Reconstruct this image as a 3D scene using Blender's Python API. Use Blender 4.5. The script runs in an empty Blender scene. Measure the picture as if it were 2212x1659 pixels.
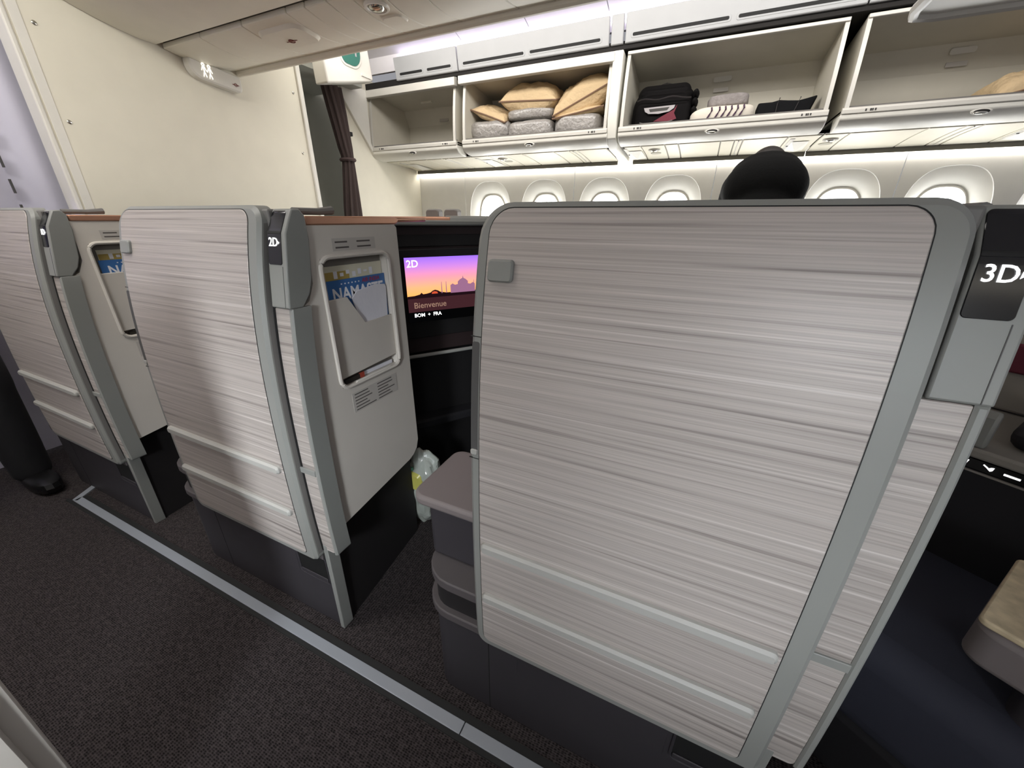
import bpy, bmesh, math, random
import numpy as np
from mathutils import Matrix, Vector, noise
random.seed(7)
S = bpy.context.scene
COL = S.collection
PI = math.pi

# ------------------------------------------------------------------ camera
cam_d = bpy.data.cameras.new('camera'); cam = bpy.data.objects.new('camera', cam_d); COL.objects.link(cam)
S.camera = cam
cam_d.sensor_fit = 'HORIZONTAL'; cam_d.sensor_width = 36.0
cam_d.lens = 36.0*831.0/2212.0
cam_d.clip_start = 0.01; cam_d.clip_end = 60
def cam_pose(yaw, pitch, roll, h):
    cy, sy, cp, sp = math.cos(yaw), math.sin(yaw), math.cos(pitch), math.sin(pitch)
    f = Vector((sy*cp, cy*cp, -sp)); r = Vector((cy, -sy, 0)); d = f.cross(r)
    cr, sr = math.cos(roll), math.sin(roll)
    r2 = cr*r+sr*d; d2 = -sr*r+cr*d
    m = Matrix((( r2.x, -d2.x, -f.x, 0), (r2.y, -d2.y, -f.y, 0), (r2.z, -d2.z, -f.z, h), (0,0,0,1)))
    return m
cam.matrix_world = cam_pose(math.radians(-24.56), math.radians(23.15), math.radians(-.44), 1.15)

# ------------------------------------------------------------------ world, exposure, lights
w = bpy.data.worlds.new('world'); S.world = w; w.use_nodes = True
w.node_tree.nodes['Background'].inputs[0].default_value = (.92, .93, 1.0, 1)
w.node_tree.nodes['Background'].inputs[1].default_value = .20
S.view_settings.view_transform = 'Standard'; S.view_settings.look = 'None'
S.view_settings.gamma = 1; S.view_settings.use_curve_mapping = False
S.view_settings.exposure = 0.75
def area(name, loc, to, sx, sy, power, col, spread=180):
    l = bpy.data.lights.new(name, 'AREA'); l.shape = 'RECTANGLE'; l.size = sx; l.size_y = sy
    l.energy = power; l.color = col; l.spread = math.radians(spread)
    o = bpy.data.objects.new(name, l); COL.objects.link(o); o.location = loc
    o.rotation_euler = (Vector(to)-Vector(loc)).to_track_quat('-Z', 'Y').to_euler()
    return o
# daylight from the cabin windows behind the camera
area('daylight_window', (.75, -1.3, 1.3), (.12, .48, .66), .28, .40, .75, (.88, .94, 1), 34)
area('daylight_window', (-.1, -1.3, 1.3), (-.97, .44, .52), .28, .40, 1.9, (.90, .95, 1), 42)
# aisle ceiling light over the near aisle, right aisle ceiling wash, purple galley mood light
area('aisle_ceiling_light', (-1.3, .0, 2.42), (-2.6, 1.3, 1.2), 2.2, .25, 25.0, (1, .965, .91))
area('right_aisle_ceiling_light', (-.8, 2.42, 2.5), (-.8, 3.4, 1.7), 4.2, .25, 25.0, (1, .965, .92))
area('galley_mood_light', (-2.1, -.5, 1.5), (-2.93, .50, 1.0), .2, .2, 9.0, (.50, .44, 1.0), 32)

# ------------------------------------------------------------------ materials
def lin(h):
    h = h.lstrip('#'); v = [int(h[i:i+2], 16)/255 for i in (0, 2, 4)]
    return tuple(c/12.92 if c <= .04045 else ((c+.055)/1.055)**2.4 for c in v)+(1,)
MATS = {}
def mat(name, col, rough=.5, metal=0, spec=.5, emit=None, estr=0, bump=None, var=None, coat=0):
    """bump=(scale,strength,distance), var=(scale,amount) mottles the colour with noise"""
    m = bpy.data.materials.new(name); m.use_nodes = True; nt = m.node_tree
    b = nt.nodes['Principled BSDF']
    c = lin(col) if isinstance(col, str) else tuple(col)+(1,)
    b.inputs['Base Color'].default_value = c; b.inputs['Roughness'].default_value = rough
    b.inputs['Metallic'].default_value = metal; b.inputs['Specular IOR Level'].default_value = spec
    b.inputs['Coat Weight'].default_value = coat
    if emit:
        b.inputs['Emission Color'].default_value = lin(emit); b.inputs['Emission Strength'].default_value = estr
    tc = nt.nodes.new('ShaderNodeTexCoord')
    v = var or (9, .05)
    n = nt.nodes.new('ShaderNodeTexNoise'); n.inputs['Scale'].default_value = v[0]; n.inputs['Detail'].default_value = 4
    nt.links.new(tc.outputs['Object'], n.inputs['Vector'])
    mr = nt.nodes.new('ShaderNodeMapRange'); mr.inputs['To Min'].default_value = 1-v[1]; mr.inputs['To Max'].default_value = 1+v[1]
    nt.links.new(n.outputs['Fac'], mr.inputs['Value'])
    mx = nt.nodes.new('ShaderNodeMix'); mx.data_type = 'RGBA'; mx.blend_type = 'MULTIPLY'; mx.inputs['Factor'].default_value = 1
    mx.inputs['A'].default_value = c; nt.links.new(mr.outputs['Result'], mx.inputs['B'])
    nt.links.new(mx.outputs['Result'], b.inputs['Base Color'])
    if bump:
        n2 = nt.nodes.new('ShaderNodeTexNoise'); n2.inputs['Scale'].default_value = bump[0]; n2.inputs['Detail'].default_value = 3
        nt.links.new(tc.outputs['Object'], n2.inputs['Vector'])
        bp = nt.nodes.new('ShaderNodeBump'); bp.inputs['Strength'].default_value = bump[1]; bp.inputs['Distance'].default_value = bump[2]
        nt.links.new(n2.outputs['Fac'], bp.inputs['Height']); nt.links.new(bp.outputs['Normal'], b.inputs['Normal'])
    MATS[name] = m
    return m
def stripes(name, base, dark, light, rough=.46):
    """brushed laminate: fine horizontal lines that run along X"""
    m = bpy.data.materials.new(name); m.use_nodes = True; nt = m.node_tree; b = nt.nodes['Principled BSDF']
    tc = nt.nodes.new('ShaderNodeTexCoord')
    def lines(sx, sz, detail, seed):
        mp = nt.nodes.new('ShaderNodeMapping'); mp.inputs['Scale'].default_value = (sx, .2, sz); mp.inputs['Location'].default_value = (seed, seed, seed)
        nt.links.new(tc.outputs['Object'], mp.inputs['Vector'])
        n = nt.nodes.new('ShaderNodeTexNoise'); n.inputs['Scale'].default_value = 1; n.inputs['Detail'].default_value = detail; n.inputs['Roughness'].default_value = .6
        nt.links.new(mp.outputs['Vector'], n.inputs['Vector']); return n
    a = lines(.9, 120, 6, 3.1); c = lines(2.6, 420, 4, 9.7)
    r1 = nt.nodes.new('ShaderNodeValToRGB'); e = r1.color_ramp.elements
    e[0].position = .30; e[0].color = lin(dark); e[1].position = .45; e[1].color = lin(base)
    x = e.new(.56); x.color = lin(base); x = e.new(.70); x.color = lin(light)
    nt.links.new(a.outputs['Fac'], r1.inputs['Fac'])
    r2 = nt.nodes.new('ShaderNodeMapRange'); r2.inputs['From Min'].default_value = .25; r2.inputs['From Max'].default_value = .75
    r2.inputs['To Min'].default_value = .76; r2.inputs['To Max'].default_value = 1.16
    nt.links.new(c.outputs['Fac'], r2.inputs['Value'])
    mx = nt.nodes.new('ShaderNodeMix'); mx.data_type = 'RGBA'; mx.blend_type = 'MULTIPLY'; mx.inputs['Factor'].default_value = 1
    nt.links.new(r1.outputs['Color'], mx.inputs['A']); nt.links.new(r2.outputs['Result'], mx.inputs['B'])
    nt.links.new(mx.outputs['Result'], b.inputs['Base Color'])
    b.inputs['Roughness'].default_value = rough; b.inputs['Metallic'].default_value = .12
    bp = nt.nodes.new('ShaderNodeBump'); bp.inputs['Strength'].default_value = .10; bp.inputs['Distance'].default_value = .001
    nt.links.new(c.outputs['Fac'], bp.inputs['Height']); nt.links.new(bp.outputs['Normal'], b.inputs['Normal'])
    MATS[name] = m
def carpet(name, c1, c2):
    m = bpy.data.materials.new(name); m.use_nodes = True; nt = m.node_tree; b = nt.nodes['Principled BSDF']
    tc = nt.nodes.new('ShaderNodeTexCoord')
    mp = nt.nodes.new('ShaderNodeMapping'); mp.inputs['Scale'].default_value = (120, 230, 1)
    nt.links.new(tc.outputs['Object'], mp.inputs['Vector'])
    v = nt.nodes.new('ShaderNodeTexVoronoi'); v.inputs['Scale'].default_value = 1; v.inputs['Randomness'].default_value = .35
    nt.links.new(mp.outputs['Vector'], v.inputs['Vector'])
    n = nt.nodes.new('ShaderNodeTexNoise'); n.inputs['Scale'].default_value = 45; n.inputs['Detail'].default_value = 5
    nt.links.new(tc.outputs['Object'], n.inputs['Vector'])
    n.inputs['Scale'].default_value = 70
    ns_ = nt.nodes.new('ShaderNodeMapRange'); ns_.inputs['To Min'].default_value = .25; ns_.inputs['To Max'].default_value = .95
    nt.links.new(n.outputs['Fac'], ns_.inputs['Value'])
    ad = nt.nodes.new('ShaderNodeMath'); ad.operation = 'MULTIPLY'
    nt.links.new(v.outputs['Distance'], ad.inputs[0]); nt.links.new(ns_.outputs['Result'], ad.inputs[1])
    r = nt.nodes.new('ShaderNodeValToRGB'); r.color_ramp.elements[0].position = .08; r.color_ramp.elements[0].color = lin(c1)
    r.color_ramp.elements[1].position = .42; r.color_ramp.elements[1].color = lin(c2)
    nt.links.new(ad.outputs[0], r.inputs['Fac']); nt.links.new(r.outputs['Color'], b.inputs['Base Color'])
    bp = nt.nodes.new('ShaderNodeBump'); bp.inputs['Strength'].default_value = .6; bp.inputs['Distance'].default_value = .003
    nt.links.new(v.outputs['Distance'], bp.inputs['Height']); nt.links.new(bp.outputs['Normal'], b.inputs['Normal'])
    b.inputs['Roughness'].default_value = .95; b.inputs['Specular IOR Level'].default_value = .15
    MATS[name] = m
def emit(name, col, strength):
    m = bpy.data.materials.new(name); m.use_nodes = True; nt = m.node_tree; nt.nodes.clear()
    o = nt.nodes.new('ShaderNodeOutputMaterial'); e = nt.nodes.new('ShaderNodeEmission')
    e.inputs[0].default_value = lin(col); e.inputs[1].default_value = strength
    nt.links.new(e.outputs[0], o.inputs[0]); MATS[name] = m
stripes('laminate', '#b1a9a3', '#78706c', '#d2ccc7')
carpet('carpet', '#151213', '#4a4444')
mat('frame_grey', '#868783', .45)
mat('frame_dark', '#6d6b68', .5)
mat('bar_grey', '#a3a29d', .55)
mat('gap_black', '#0c0c0c', .7)
mat('slot_dark', '#4d4c4b', .6)
mat('base_dark', '#343135', .55)
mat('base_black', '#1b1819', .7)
mat('shelf_taupe', '#504b4c', .55)
mat('armrest_taupe', '#736b6a', .6, bump=(600, .1, .0005))
mat('panel_white', '#cbc5bc', .5)
mat('bezel_white', '#dcd7ce', .4)
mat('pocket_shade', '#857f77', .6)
mat('copper', '#b98a70', .33, metal=.55)
mat('glass_black', '#0d0d0e', .16)
mat('display_black', '#17171a', .12)
mat('wall_cream', '#e0dbca', .6)
mat('trim_white', '#dedbd2', .45)
mat('wall_purple', '#c9c7d6', .6)
mat('wall_grey', '#b4b5ac', .6)
mat('bin_shell', '#eceae1', .5)
mat('grille_grey', '#a9aaab', .5)
mat('bin_inside', '#cdc8ba', .6)
mat('bin_floor', '#6f6c68', .7)
mat('bin_rim', '#cfccc4', .4)
mat('bin_black', '#120e0b', .8)
mat('ceiling_white', '#e4e1e4', .6)
mat('psu_cream', '#e2ddcb', .5)
mat('psu_gap', '#77746a', .6)
mat('centre_psu', '#e8e4d6', .55)
mat('sidewall', '#e6e4de', .6)
mat('reveal', '#f3f1e8', .55)  # whiter than the sidewall: light in the window recesses put into the colour
mat('curtain_brown', '#3a2d2a', .85, bump=(300, .4, .002))
mat('curtain_tie', '#4a3a38', .8)
mat('pillow_beige', '#cbb28c', .85, bump=(24, .9, .014))
mat('pillow_dark', '#7d6350', .8)
mat('blanket_grey', '#97938f', .3, bump=(38, 1.0, .012), coat=.6, var=(30, .2))
mat('blanket_plain', '#8b8583', .9, bump=(60, 1, .008), var=(40, .3))
mat('blanket_cream', '#dcd5c8', .85, bump=(60, .5, .003))
mat('stripe_purple', '#4a3348', .8)
mat('bag_black', '#0e0c0d', .85, spec=.2, bump=(200, .4, .001))
mat('bag_piping', '#2a2627', .5)
mat('logo_white', '#a9a4a6', .5)
mat('maroon', '#6b1f30', .7)
mat('tote_black', '#0a0b0e', .8, spec=.2)
mat('jacket_black', '#0b0b0b', .9, spec=.15, bump=(90, .4, .003))
mat('hair', '#1c1612', .6)
mat('skin', '#b98a6a', .55)
mat('trouser_black', '#121216', .85)
mat('shoe_black', '#0c0c0d', .4)
mat('strip_metal', '#aab0b8', .35, metal=.3)
mat('rubber_dark', '#1c1d1d', .7)
mat('seat_navy', '#2c2e3a', .85, bump=(400, .3, .001))
mat('seat_dark', '#17161a', .8)
mat('burgundy', '#5a1c2d', .8)
mat('console_grey', '#8b8780', .5)
mat('wood_tan', '#c2b294', .45, var=(42, .6))
mat('interior_brown', '#2e2020', .6)
mat('interior_black', '#0e0c0d', .7)
mat('mag_blue', '#3f6ea8', .35)
mat('mag_cream', '#d8d3bd', .4)
mat('mag_gold', '#b39c55', .4)
mat('mag_white', '#e6e6ea', .4)
mat('mag_red', '#a8283a', .5)
mat('paper_white', '#dcdbe2', .6, bump=(25, .5, .004))
mat('leaflet_red', '#9a4030', .5)
mat('leaflet_dark', '#2a2722', .5)
mat('label_grey', '#b8b3ac', .5)
mat('label_ink', '#55504d', .6)
mat('chrome', '#c9c8c0', .18, metal=.9)
mat('speaker_grey', '#b3af9f', .7)
mat('plastic_clear', '#a5aaa2', .25, coat=.6, bump=(30, .8, .006))
mat('plastic_yellow', '#b4b05a', .3)
mat('plastic_green', '#2f6b50', .4)
mat('exit_green', '#2f6a5c', .4)
mat('ink_dark', '#3a3836', .6)
mat('ink_red', '#7a3b34', .6)
mat('glass_clear', '#f4f6f4', .1, emit='#ffffff', estr=9)
mat('glass_near', '#f4f6f4', .1, emit='#fbfaff', estr=.75)
emit('glow_white', '#ffffff', 1.5)
emit('sign_glow', '#fff8e8', 1.0)
emit('cove_glow', '#ece2ff', 2.6)
emit('wash_glow', '#fffaf2', 17)
emit('added_strip_glow', '#fff6e4', 2.5)
emit('screen_text', '#ffffff', 1.6)
emit('screen_text_dim', '#b8927e', .45)
emit('pic_dark', '#1b0d12', .8)
emit('pic_building', '#8a5f7c', .85)
emit('pic_fire', '#b8492e', .9)
emit('pic_water', '#43252a', .6)
emit('pic_black', '#060607', .5)
def sky_picture():
    m = bpy.data.materials.new('pic_sky'); m.use_nodes = True; nt = m.node_tree; nt.nodes.clear()
    o = nt.nodes.new('ShaderNodeOutputMaterial'); e = nt.nodes.new('ShaderNodeEmission'); e.inputs[1].default_value = .95
    tc = nt.nodes.new('ShaderNodeTexCoord'); sp = nt.nodes.new('ShaderNodeSeparateXYZ')
    nt.links.new(tc.outputs['Generated'], sp.inputs[0])
    r = nt.nodes.new('ShaderNodeValToRGB'); el = r.color_ramp.elements
    el[0].position = 0; el[0].color = lin('#e6a24e'); el[1].position = 1; el[1].color = lin('#8a62d8')
    for p, c in ((.25, '#f0a070'), (.5, '#dd8a98'), (.75, '#b878c4')):
        x = el.new(p); x.color = lin(c)
    nt.links.new(sp.outputs['Z'], r.inputs['Fac']); nt.links.new(r.outputs['Color'], e.inputs[0]); nt.links.new(e.outputs[0], o.inputs[0])
    MATS['pic_sky'] = m
sky_picture()

# ------------------------------------------------------------------ mesh helpers
WLOC = {}
def wloc(p):
    v = Vector((0, 0, 0))
    while p is not None:
        v = v+Vector(p.location); p = p.parent
    return v
def rrect(x0, x1, y0, y1, r, n=6):
    """rounded rectangle outline, r = one radius or (x0y0, x1y0, x1y1, x0y1)"""
    if not isinstance(r, (tuple, list)): r = (r,)*4
    pts = []
    for (cx, cy, a0, q) in ((x0, y0, PI, 0), (x1, y0, 1.5*PI, 1), (x1, y1, 0, 2), (x0, y1, .5*PI, 3)):
        rr = r[q]; ox = cx+(rr if cx == x0 else -rr); oy = cy+(rr if cy == y0 else -rr)
        if rr < 1e-6: pts.append((cx, cy)); continue
        for k in range(n+1):
            a = a0+k*PI/2/n; pts.append((ox+rr*math.cos(a), oy+rr*math.sin(a)))
    return pts
class MB:
    def __init__(s): s.v = []; s.f = []; s.mi = []; s.cur = 0
    def add(s, vs, fs):
        b = len(s.v); s.v += [tuple(q) for q in vs]
        for f in fs: s.f.append(tuple(i+b for i in f)); s.mi.append(s.cur)
        return s
    def m(s, i): s.cur = i; return s
    def box(s, x0, x1, y0, y1, z0, z1):
        return s.add([(x0,y0,z0),(x1,y0,z0),(x1,y1,z0),(x0,y1,z0),(x0,y0,z1),(x1,y0,z1),(x1,y1,z1),(x0,y1,z1)],
            [(3,2,1,0),(4,5,6,7),(0,1,5,4),(1,2,6,5),(2,3,7,6),(3,0,4,7)])
    def prism(s, poly, a0, a1, mapf, caps=True):
        n = len(poly); vs = [mapf(u, v, a0) for u, v in poly]+[mapf(u, v, a1) for u, v in poly]
        fs = [(i, (i+1) % n, n+(i+1) % n, n+i) for i in range(n)]
        if caps: fs += [tuple(range(n))[::-1], tuple(range(n, 2*n))]
        return s.add(vs, fs)
    def pz(s, poly, z0, z1): return s.prism(poly, z0, z1, lambda u, v, a: (u, v, a))       # poly in XY
    def px(s, poly, x0, x1): return s.prism(poly, x0, x1, lambda u, v, a: (a, u, v))       # poly in YZ
    def py(s, poly, y0, y1): return s.prism(poly, y0, y1, lambda u, v, a: (u, a, v))       # poly in XZ
    def loft(s, rings, closed=True, cap=True):
        n = len(rings[0]); vs = [p for r in rings for p in r]; fs = []
        for k in range(len(rings)-1):
            for i in range(n if closed else n-1):
                j = (i+1) % n; fs.append((k*n+i, k*n+j, (k+1)*n+j, (k+1)*n+i))
        if cap: fs += [tuple(range(n))[::-1], tuple((len(rings)-1)*n+i for i in range(n))]
        return s.add(vs, fs)
    def tube(s, pts, r, n=8, closed=False):
        pts = [Vector(p) for p in pts]; rings = []; N = len(pts)
        for i, p in enumerate(pts):
            a = pts[(i-1) % N] if (closed or i > 0) else p; b = pts[(i+1) % N] if (closed or i < N-1) else p
            t = (b-a).normalized(); up = Vector((0, 0, 1)) if abs(t.z) < .9 else Vector((1, 0, 0))
            u = t.cross(up).normalized(); v = t.cross(u); rr = r[i] if isinstance(r, (list, tuple)) else r
            rings.append([tuple(p+rr*(math.cos(2*PI*k/n)*u+math.sin(2*PI*k/n)*v)) for k in range(n)])
        if closed: rings.append(rings[0]); return s.loft(rings, cap=False)
        return s.loft(rings)
    def ell(s, c, rx, ry, rz, nu=20, nv=12, e=1.0):
        def sp(a, p): return math.copysign(abs(a)**p, a)
        vs = []; fs = []
        for j in range(nv+1):
            t = -PI/2+PI*j/nv
            for i in range(nu):
                p = 2*PI*i/nu
                vs.append((c[0]+rx*sp(math.cos(t), e)*sp(math.cos(p), e), c[1]+ry*sp(math.cos(t), e)*sp(math.sin(p), e), c[2]+rz*sp(math.sin(t), e)))
        for j in range(nv):
            for i in range(nu):
                fs.append((j*nu+i, j*nu+(i+1) % nu, (j+1)*nu+(i+1) % nu, (j+1)*nu+i))
        return s.add(vs, fs)
    def grid(s, fn, nu, nv, flip=False):
        vs = [fn(i/nu, j/nv) for j in range(nv+1) for i in range(nu+1)]; fs = []
        for j in range(nv):
            for i in range(nu):
                a = j*(nu+1)+i; q = (a, a+1, a+nu+2, a+nu+1); fs.append(q[::-1] if flip else q)
        return s.add(vs, fs)
    def slab(s, u0, u1, w0, w1, r, mapf, th, bev, nz=22):
        """rounded plate over (u,w); mapf(u,w,d) with d the depth behind the face"""
        if not isinstance(r, (tuple, list)): r = (r,)*4           # tl, tr, br, bl
        tl, tr, br, bl = r; h = w1-w0
        zs = set(round(w0+h*k/nz, 6) for k in range(nz+1))
        for rr in (tl, tr):
            for k in range(7): zs.add(round(w1-rr*(1-math.sin(PI/2*k/6)), 6))
        for rr in (bl, br):
            for k in range(7): zs.add(round(w0+rr*(1-math.sin(PI/2*k/6)), 6))
        zs = sorted(zs)
        def edge(z, d, left):
            zz = w0+d+(z-w0)*(h-2*d)/h
            rt, rb = (tl, bl) if left else (tr, br); rt = max(rt-d, 1e-5); rb = max(rb-d, 1e-5); x = 0
            if zz > w1-d-rt: q = min(zz-(w1-d-rt), rt); x = rt-math.sqrt(max(rt*rt-q*q, 0))
            elif zz < w0+d+rb: q = min((w0+d+rb)-zz, rb); x = rb-math.sqrt(max(rb*rb-q*q, 0))
            return (u0+d+x if left else u1-d-x), zz
        n = len(zs); L = []
        for (ins, dep) in ((bev, 0), (0, bev), (0, th)):
            L.append([mapf(*edge(z, ins, True), dep) for z in zs]+[mapf(*edge(z, ins, False), dep) for z in zs])
        vs = L[0]+L[1]+L[2]; fs = []
        for k in range(n-1):
            fs.append((k, n+k, n+k+1, k+1)); o = 4*n
            fs.append((o+k, o+k+1, o+n+k+1, o+n+k))
        loop = list(range(n))+[n+k for k in range(n-1, -1, -1)]
        for q in range(2):
            a, b = q*2*n, (q+1)*2*n
            for i in range(len(loop)):
                i0, i1 = loop[i], loop[(i+1) % len(loop)]
                fs.append((a+i0, a+i1, b+i1, b+i0))
        return s.add(vs, fs)
    def xf(s, M, start=0):
        for i in range(start, len(s.v)): s.v[i] = tuple(M @ Vector(s.v[i]))
        return s
    def build(s, name, mats, parent=None, smooth=True, bevel=0, angle=35, seg=2, org=None):
        me = bpy.data.meshes.new(name)
        o0 = wloc(parent) if parent is not None else Vector(org or (0, 0, 0))
        me.from_pydata([tuple(Vector(v)-o0) for v in s.v], [], s.f)
        if isinstance(mats, str): mats = [mats]
        for m_ in mats: me.materials.append(MATS[m_])
        for p, i in zip(me.polygons, s.mi): p.material_index = i
        bm = bmesh.new(); bm.from_mesh(me); bmesh.ops.recalc_face_normals(bm, faces=bm.faces); bm.to_mesh(me); bm.free()
        if smooth:
            for p in me.polygons: p.use_smooth = True
            me.set_sharp_from_angle(angle=math.radians(angle))
        o = bpy.data.objects.new(name, me); COL.objects.link(o)
        if parent is not None: o.parent = parent
        else: o.location = o0
        if bevel:
            b = o.modifiers.new('bevel', 'BEVEL'); b.width = bevel; b.segments = seg; b.limit_method = 'ANGLE'; b.angle_limit = math.radians(40)
        return o
def tag(o, label=None, cat=None, group=None, kind=None):
    if label: o['label'] = label
    if cat: o['category'] = cat
    if group: o['group'] = group
    if kind: o['kind'] = kind
    return o
def thing(name, loc, label=None, cat=None, group=None, kind=None):
    o = bpy.data.objects.new(name, None); COL.objects.link(o); o.location = loc; o.empty_display_size = .05
    return tag(o, label, cat, group, kind)
def struct(o): o['kind'] = 'structure'; return o
def copy_tree(o, parent=None, offset=None):
    c = o.copy(); COL.objects.link(c)
    if parent is not None: c.parent = parent
    if offset is not None: c.location = Vector(o.location)+Vector(offset)
    for ch in list(o.children): copy_tree(ch, c)
    return c
def text(name, body, size, loc, rotz, material, parent=None, align='CENTER', extrude=.0004, tilt=PI/2, shear=0, sx=1.0, spacing=1.0, bold=.006):
    cu = bpy.data.curves.new(name, 'FONT'); cu.body = body; cu.size = size; cu.extrude = extrude
    cu.align_x = align; cu.align_y = 'CENTER'; cu.shear = shear; cu.resolution_u = 3; cu.space_character = spacing; cu.offset = size*bold
    t = bpy.data.objects.new(name+'_tmp', cu); COL.objects.link(t)
    bpy.context.view_layer.update()
    me = bpy.data.meshes.new_from_object(t.evaluated_get(bpy.context.evaluated_depsgraph_get()))
    bpy.data.objects.remove(t)
    M = Matrix.Translation(Vector(loc)-(wloc(parent) if parent is not None else Vector())) @ Matrix.Rotation(rotz, 4, 'Z') @ Matrix.Rotation(tilt, 4, 'X') @ Matrix.Diagonal((sx, 1, 1, 1))
    me.transform(M); me.materials.clear(); me.materials.append(MATS[material]); me.name = name
    o = bpy.data.objects.new(name, me); COL.objects.link(o)
    if parent is not None: o.parent = parent
    return o

# ================================================================== SETTING
# floor
fl = struct(MB().box(-5.2, 2.6, -1.6, 4.2, -.03, 0).build('floor', 'carpet', smooth=False))
# floor track strip along the aisle, in two lengths with a joint
tr = thing('trim_1', (-1, .44, 0), 'grey metal floor strip with dark rubber edges along the aisle carpet', kind='structure')
for x0, x1 in ((-2.30, -.3275), (-.325, 1.2)):
    MB().box(x0, x1, .424, .452, 0, .006).build('strip', 'strip_metal', tr, smooth=False, bevel=.001)
MB().box(-2.34, 1.2, .412, .4245, 0, .004).build('rubber_edge', 'rubber_dark', tr, smooth=False)
MB().box(-2.30, 1.2, .452, .470, 0, .004).build('rubber_edge', 'rubber_dark', tr, smooth=False)
MB().pz([(-2.31, .424), (-2.285, .432), (-2.345, .525), (-2.37, .517)], 0, .006).build('strip', 'strip_metal', tr, smooth=False)

# front partition (cream) with round head screws and edge trims
wf = struct(MB().box(-2.83, -2.75, .99, 2.36, 0, 2.5).build('wall_front', 'wall_cream', smooth=False, bevel=.004))
wf['label'] = 'large cream partition wall ahead of the first suite row'
for y, z in ((1.068, 1.91), (1.062, 1.551), (2.318, 1.949), (2.31, 1.585)):
    MB().ell((-2.748, y, z), .004, .009, .009, 10, 6).build('screw', 'chrome', wf)
MB().box(-2.84, -2.735, 2.36, 2.395, 0, 2.3).build('edge_trim', 'trim_white', wf, smooth=False, bevel=.006)
MB().box(-2.84, -2.742, .972, .992, 0, 2.3).build('edge_trim', 'trim_white', wf, smooth=False, bevel=.006)
MB().box(-2.75, -2.7465, 1.0, 1.035, 0, 2.3).build('edge_strip', 'trim_white', wf, smooth=False, bevel=.001)
# pale curtain drawn across the near aisle, in purple mood light
gc = thing('curtain', (-2.93, .2, 0), 'pale curtain drawn across the aisle at the left edge, purple lit', 'curtain')
def gcf(i, j):
    y = -1.3+2.40*i; z = .015+2.4*j
    return (-2.93+.018*math.sin(y*21)+.010*math.sin(y*47+1)+.006*math.sin(z*3+y*9), y, z)
MB().grid(gcf, 90, 12).build('drape', 'wall_purple', gc, angle=80)
for k in range(16):
    z = .30+k*.105; MB().box(-2.915, -2.902, .835, .841, z, z+.058).build('stitch', 'slot_dark', gc, smooth=False)
MB().box(-2.96, -2.90, -1.3, .965, 2.41, 2.44).build('curtain_rail', 'trim_white', gc, smooth=False)
# grey wall at the end of the far aisle
struct(MB().box(-3.46, -3.4, 2.2, 3.4, 0, 2.6).build('wall_far_aisle', 'wall_grey', smooth=False))
struct(MB().box(-3.4, -2.83, 2.30, 2.36, 0, 2.5).build('wall_far_aisle_side', 'wall_grey', smooth=False))
struct(MB().pz([(-3.4, 2.36), (-2.84, 2.36), (-2.84, 3.1), (-3.4, 3.1)], 2.17, 2.2).build('trim_2', 'wall_grey', smooth=False))
# outboard class divider beside the windows
wo = struct(MB().px([(2.98, 0), (4.05, 0), (4.05, 2.3), (2.98, 2.3)], -3.04, -2.99).build('wall_outboard', 'wall_cream', smooth=False))
MB().px([(2.96, 0), (2.985, 0), (2.985, 2.25), (2.96, 2.25)], -3.06, -2.975).build('edge_trim', 'trim_white', wo, smooth=False)

# ceiling over the far aisle with seams, cove strip
ce = thing('ceiling', (-.5, 2.6, 2.45), 'white cabin ceiling panels above the far aisle', kind='structure')
xs = [-3.4, -2.0, -1.42, -.83, .62, 2.3]
for a, b in zip(xs[:-1], xs[1:]):
    prof = []
    for k in range(9):
        t = k/8; prof.append((3.36-1.1*t, 2.455+.20*math.sin(t*PI/2)))
    poly = prof+[(y, z+.015) for y, z in reversed(prof)]
    MB().px(poly, a+.004, b-.004).build('ceiling_panel', 'ceiling_white', ce)
MB().box(-3.4, 2.3, -1.4, 2.3, 2.66, 2.70).build('ceiling_panel', 'ceiling_white', ce, smooth=False)
MB().box(-3.4, 2.3, 3.36, 3.39, 2.34, 2.48).build('cove_back', 'ceiling_white', ce, smooth=False)
MB().box(-2.62, 2.3, 3.325, 3.345, 2.40, 2.418).build('cove_light', 'cove_glow', ce, smooth=False)
# near side shell: window wall and ceiling behind the camera
struct(MB().box(-2.7, 2.3, -1.378, -1.36, 1.62, 1.64).build('added_light_strip', 'added_strip_glow', smooth=False))  # unseen light strip, added to brighten the ceiling panels, mirrors the far one
wn = struct(MB().box(-4.3, 2.3, -1.42, -1.38, 0, 2.3).build('wall_left', 'sidewall', smooth=False))

# far side wall with windows: one panel per pair of windows, bowl shaped reveals
WY = 4.0
def supe(cx, cz, a, b, y, n=48, e=.72):
    out = []
    for k in range(n):
        t = 2*PI*k/n; c, s_ = math.cos(t), math.sin(t)
        out.append((cx+a*math.copysign(abs(c)**e, c), y, cz+b*math.copysign(abs(s_)**e, s_)))
    return out
def rect_loop(x0, x1, z0, z1, cx, cz, y, n=48):
    out = []
    for k in range(n):
        t = 2*PI*k/n; c, s_ = math.cos(t), math.sin(t)
        tx = ((x1-cx)/c if c > 1e-9 else (x0-cx)/c if c < -1e-9 else 1e9); tz = ((z1-cz)/s_ if s_ > 1e-9 else (z0-cz)/s_ if s_ < -1e-9 else 1e9)
        q = min(tx, tz); out.append((cx+q*c, y, cz+q*s_))
    for (X, Z) in ((x0, z0), (x1, z0), (x1, z1), (x0, z1)):       # snap nearest loop points into the corners
        i = min(range(n), key=lambda k: (out[k][0]-X)**2+(out[k][2]-Z)**2); out[i] = (X, y, Z)
    return out
wr = thing('wall_right', (-.5, WY, 0), 'cream window side wall with round recessed window surrounds', kind='structure')
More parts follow.
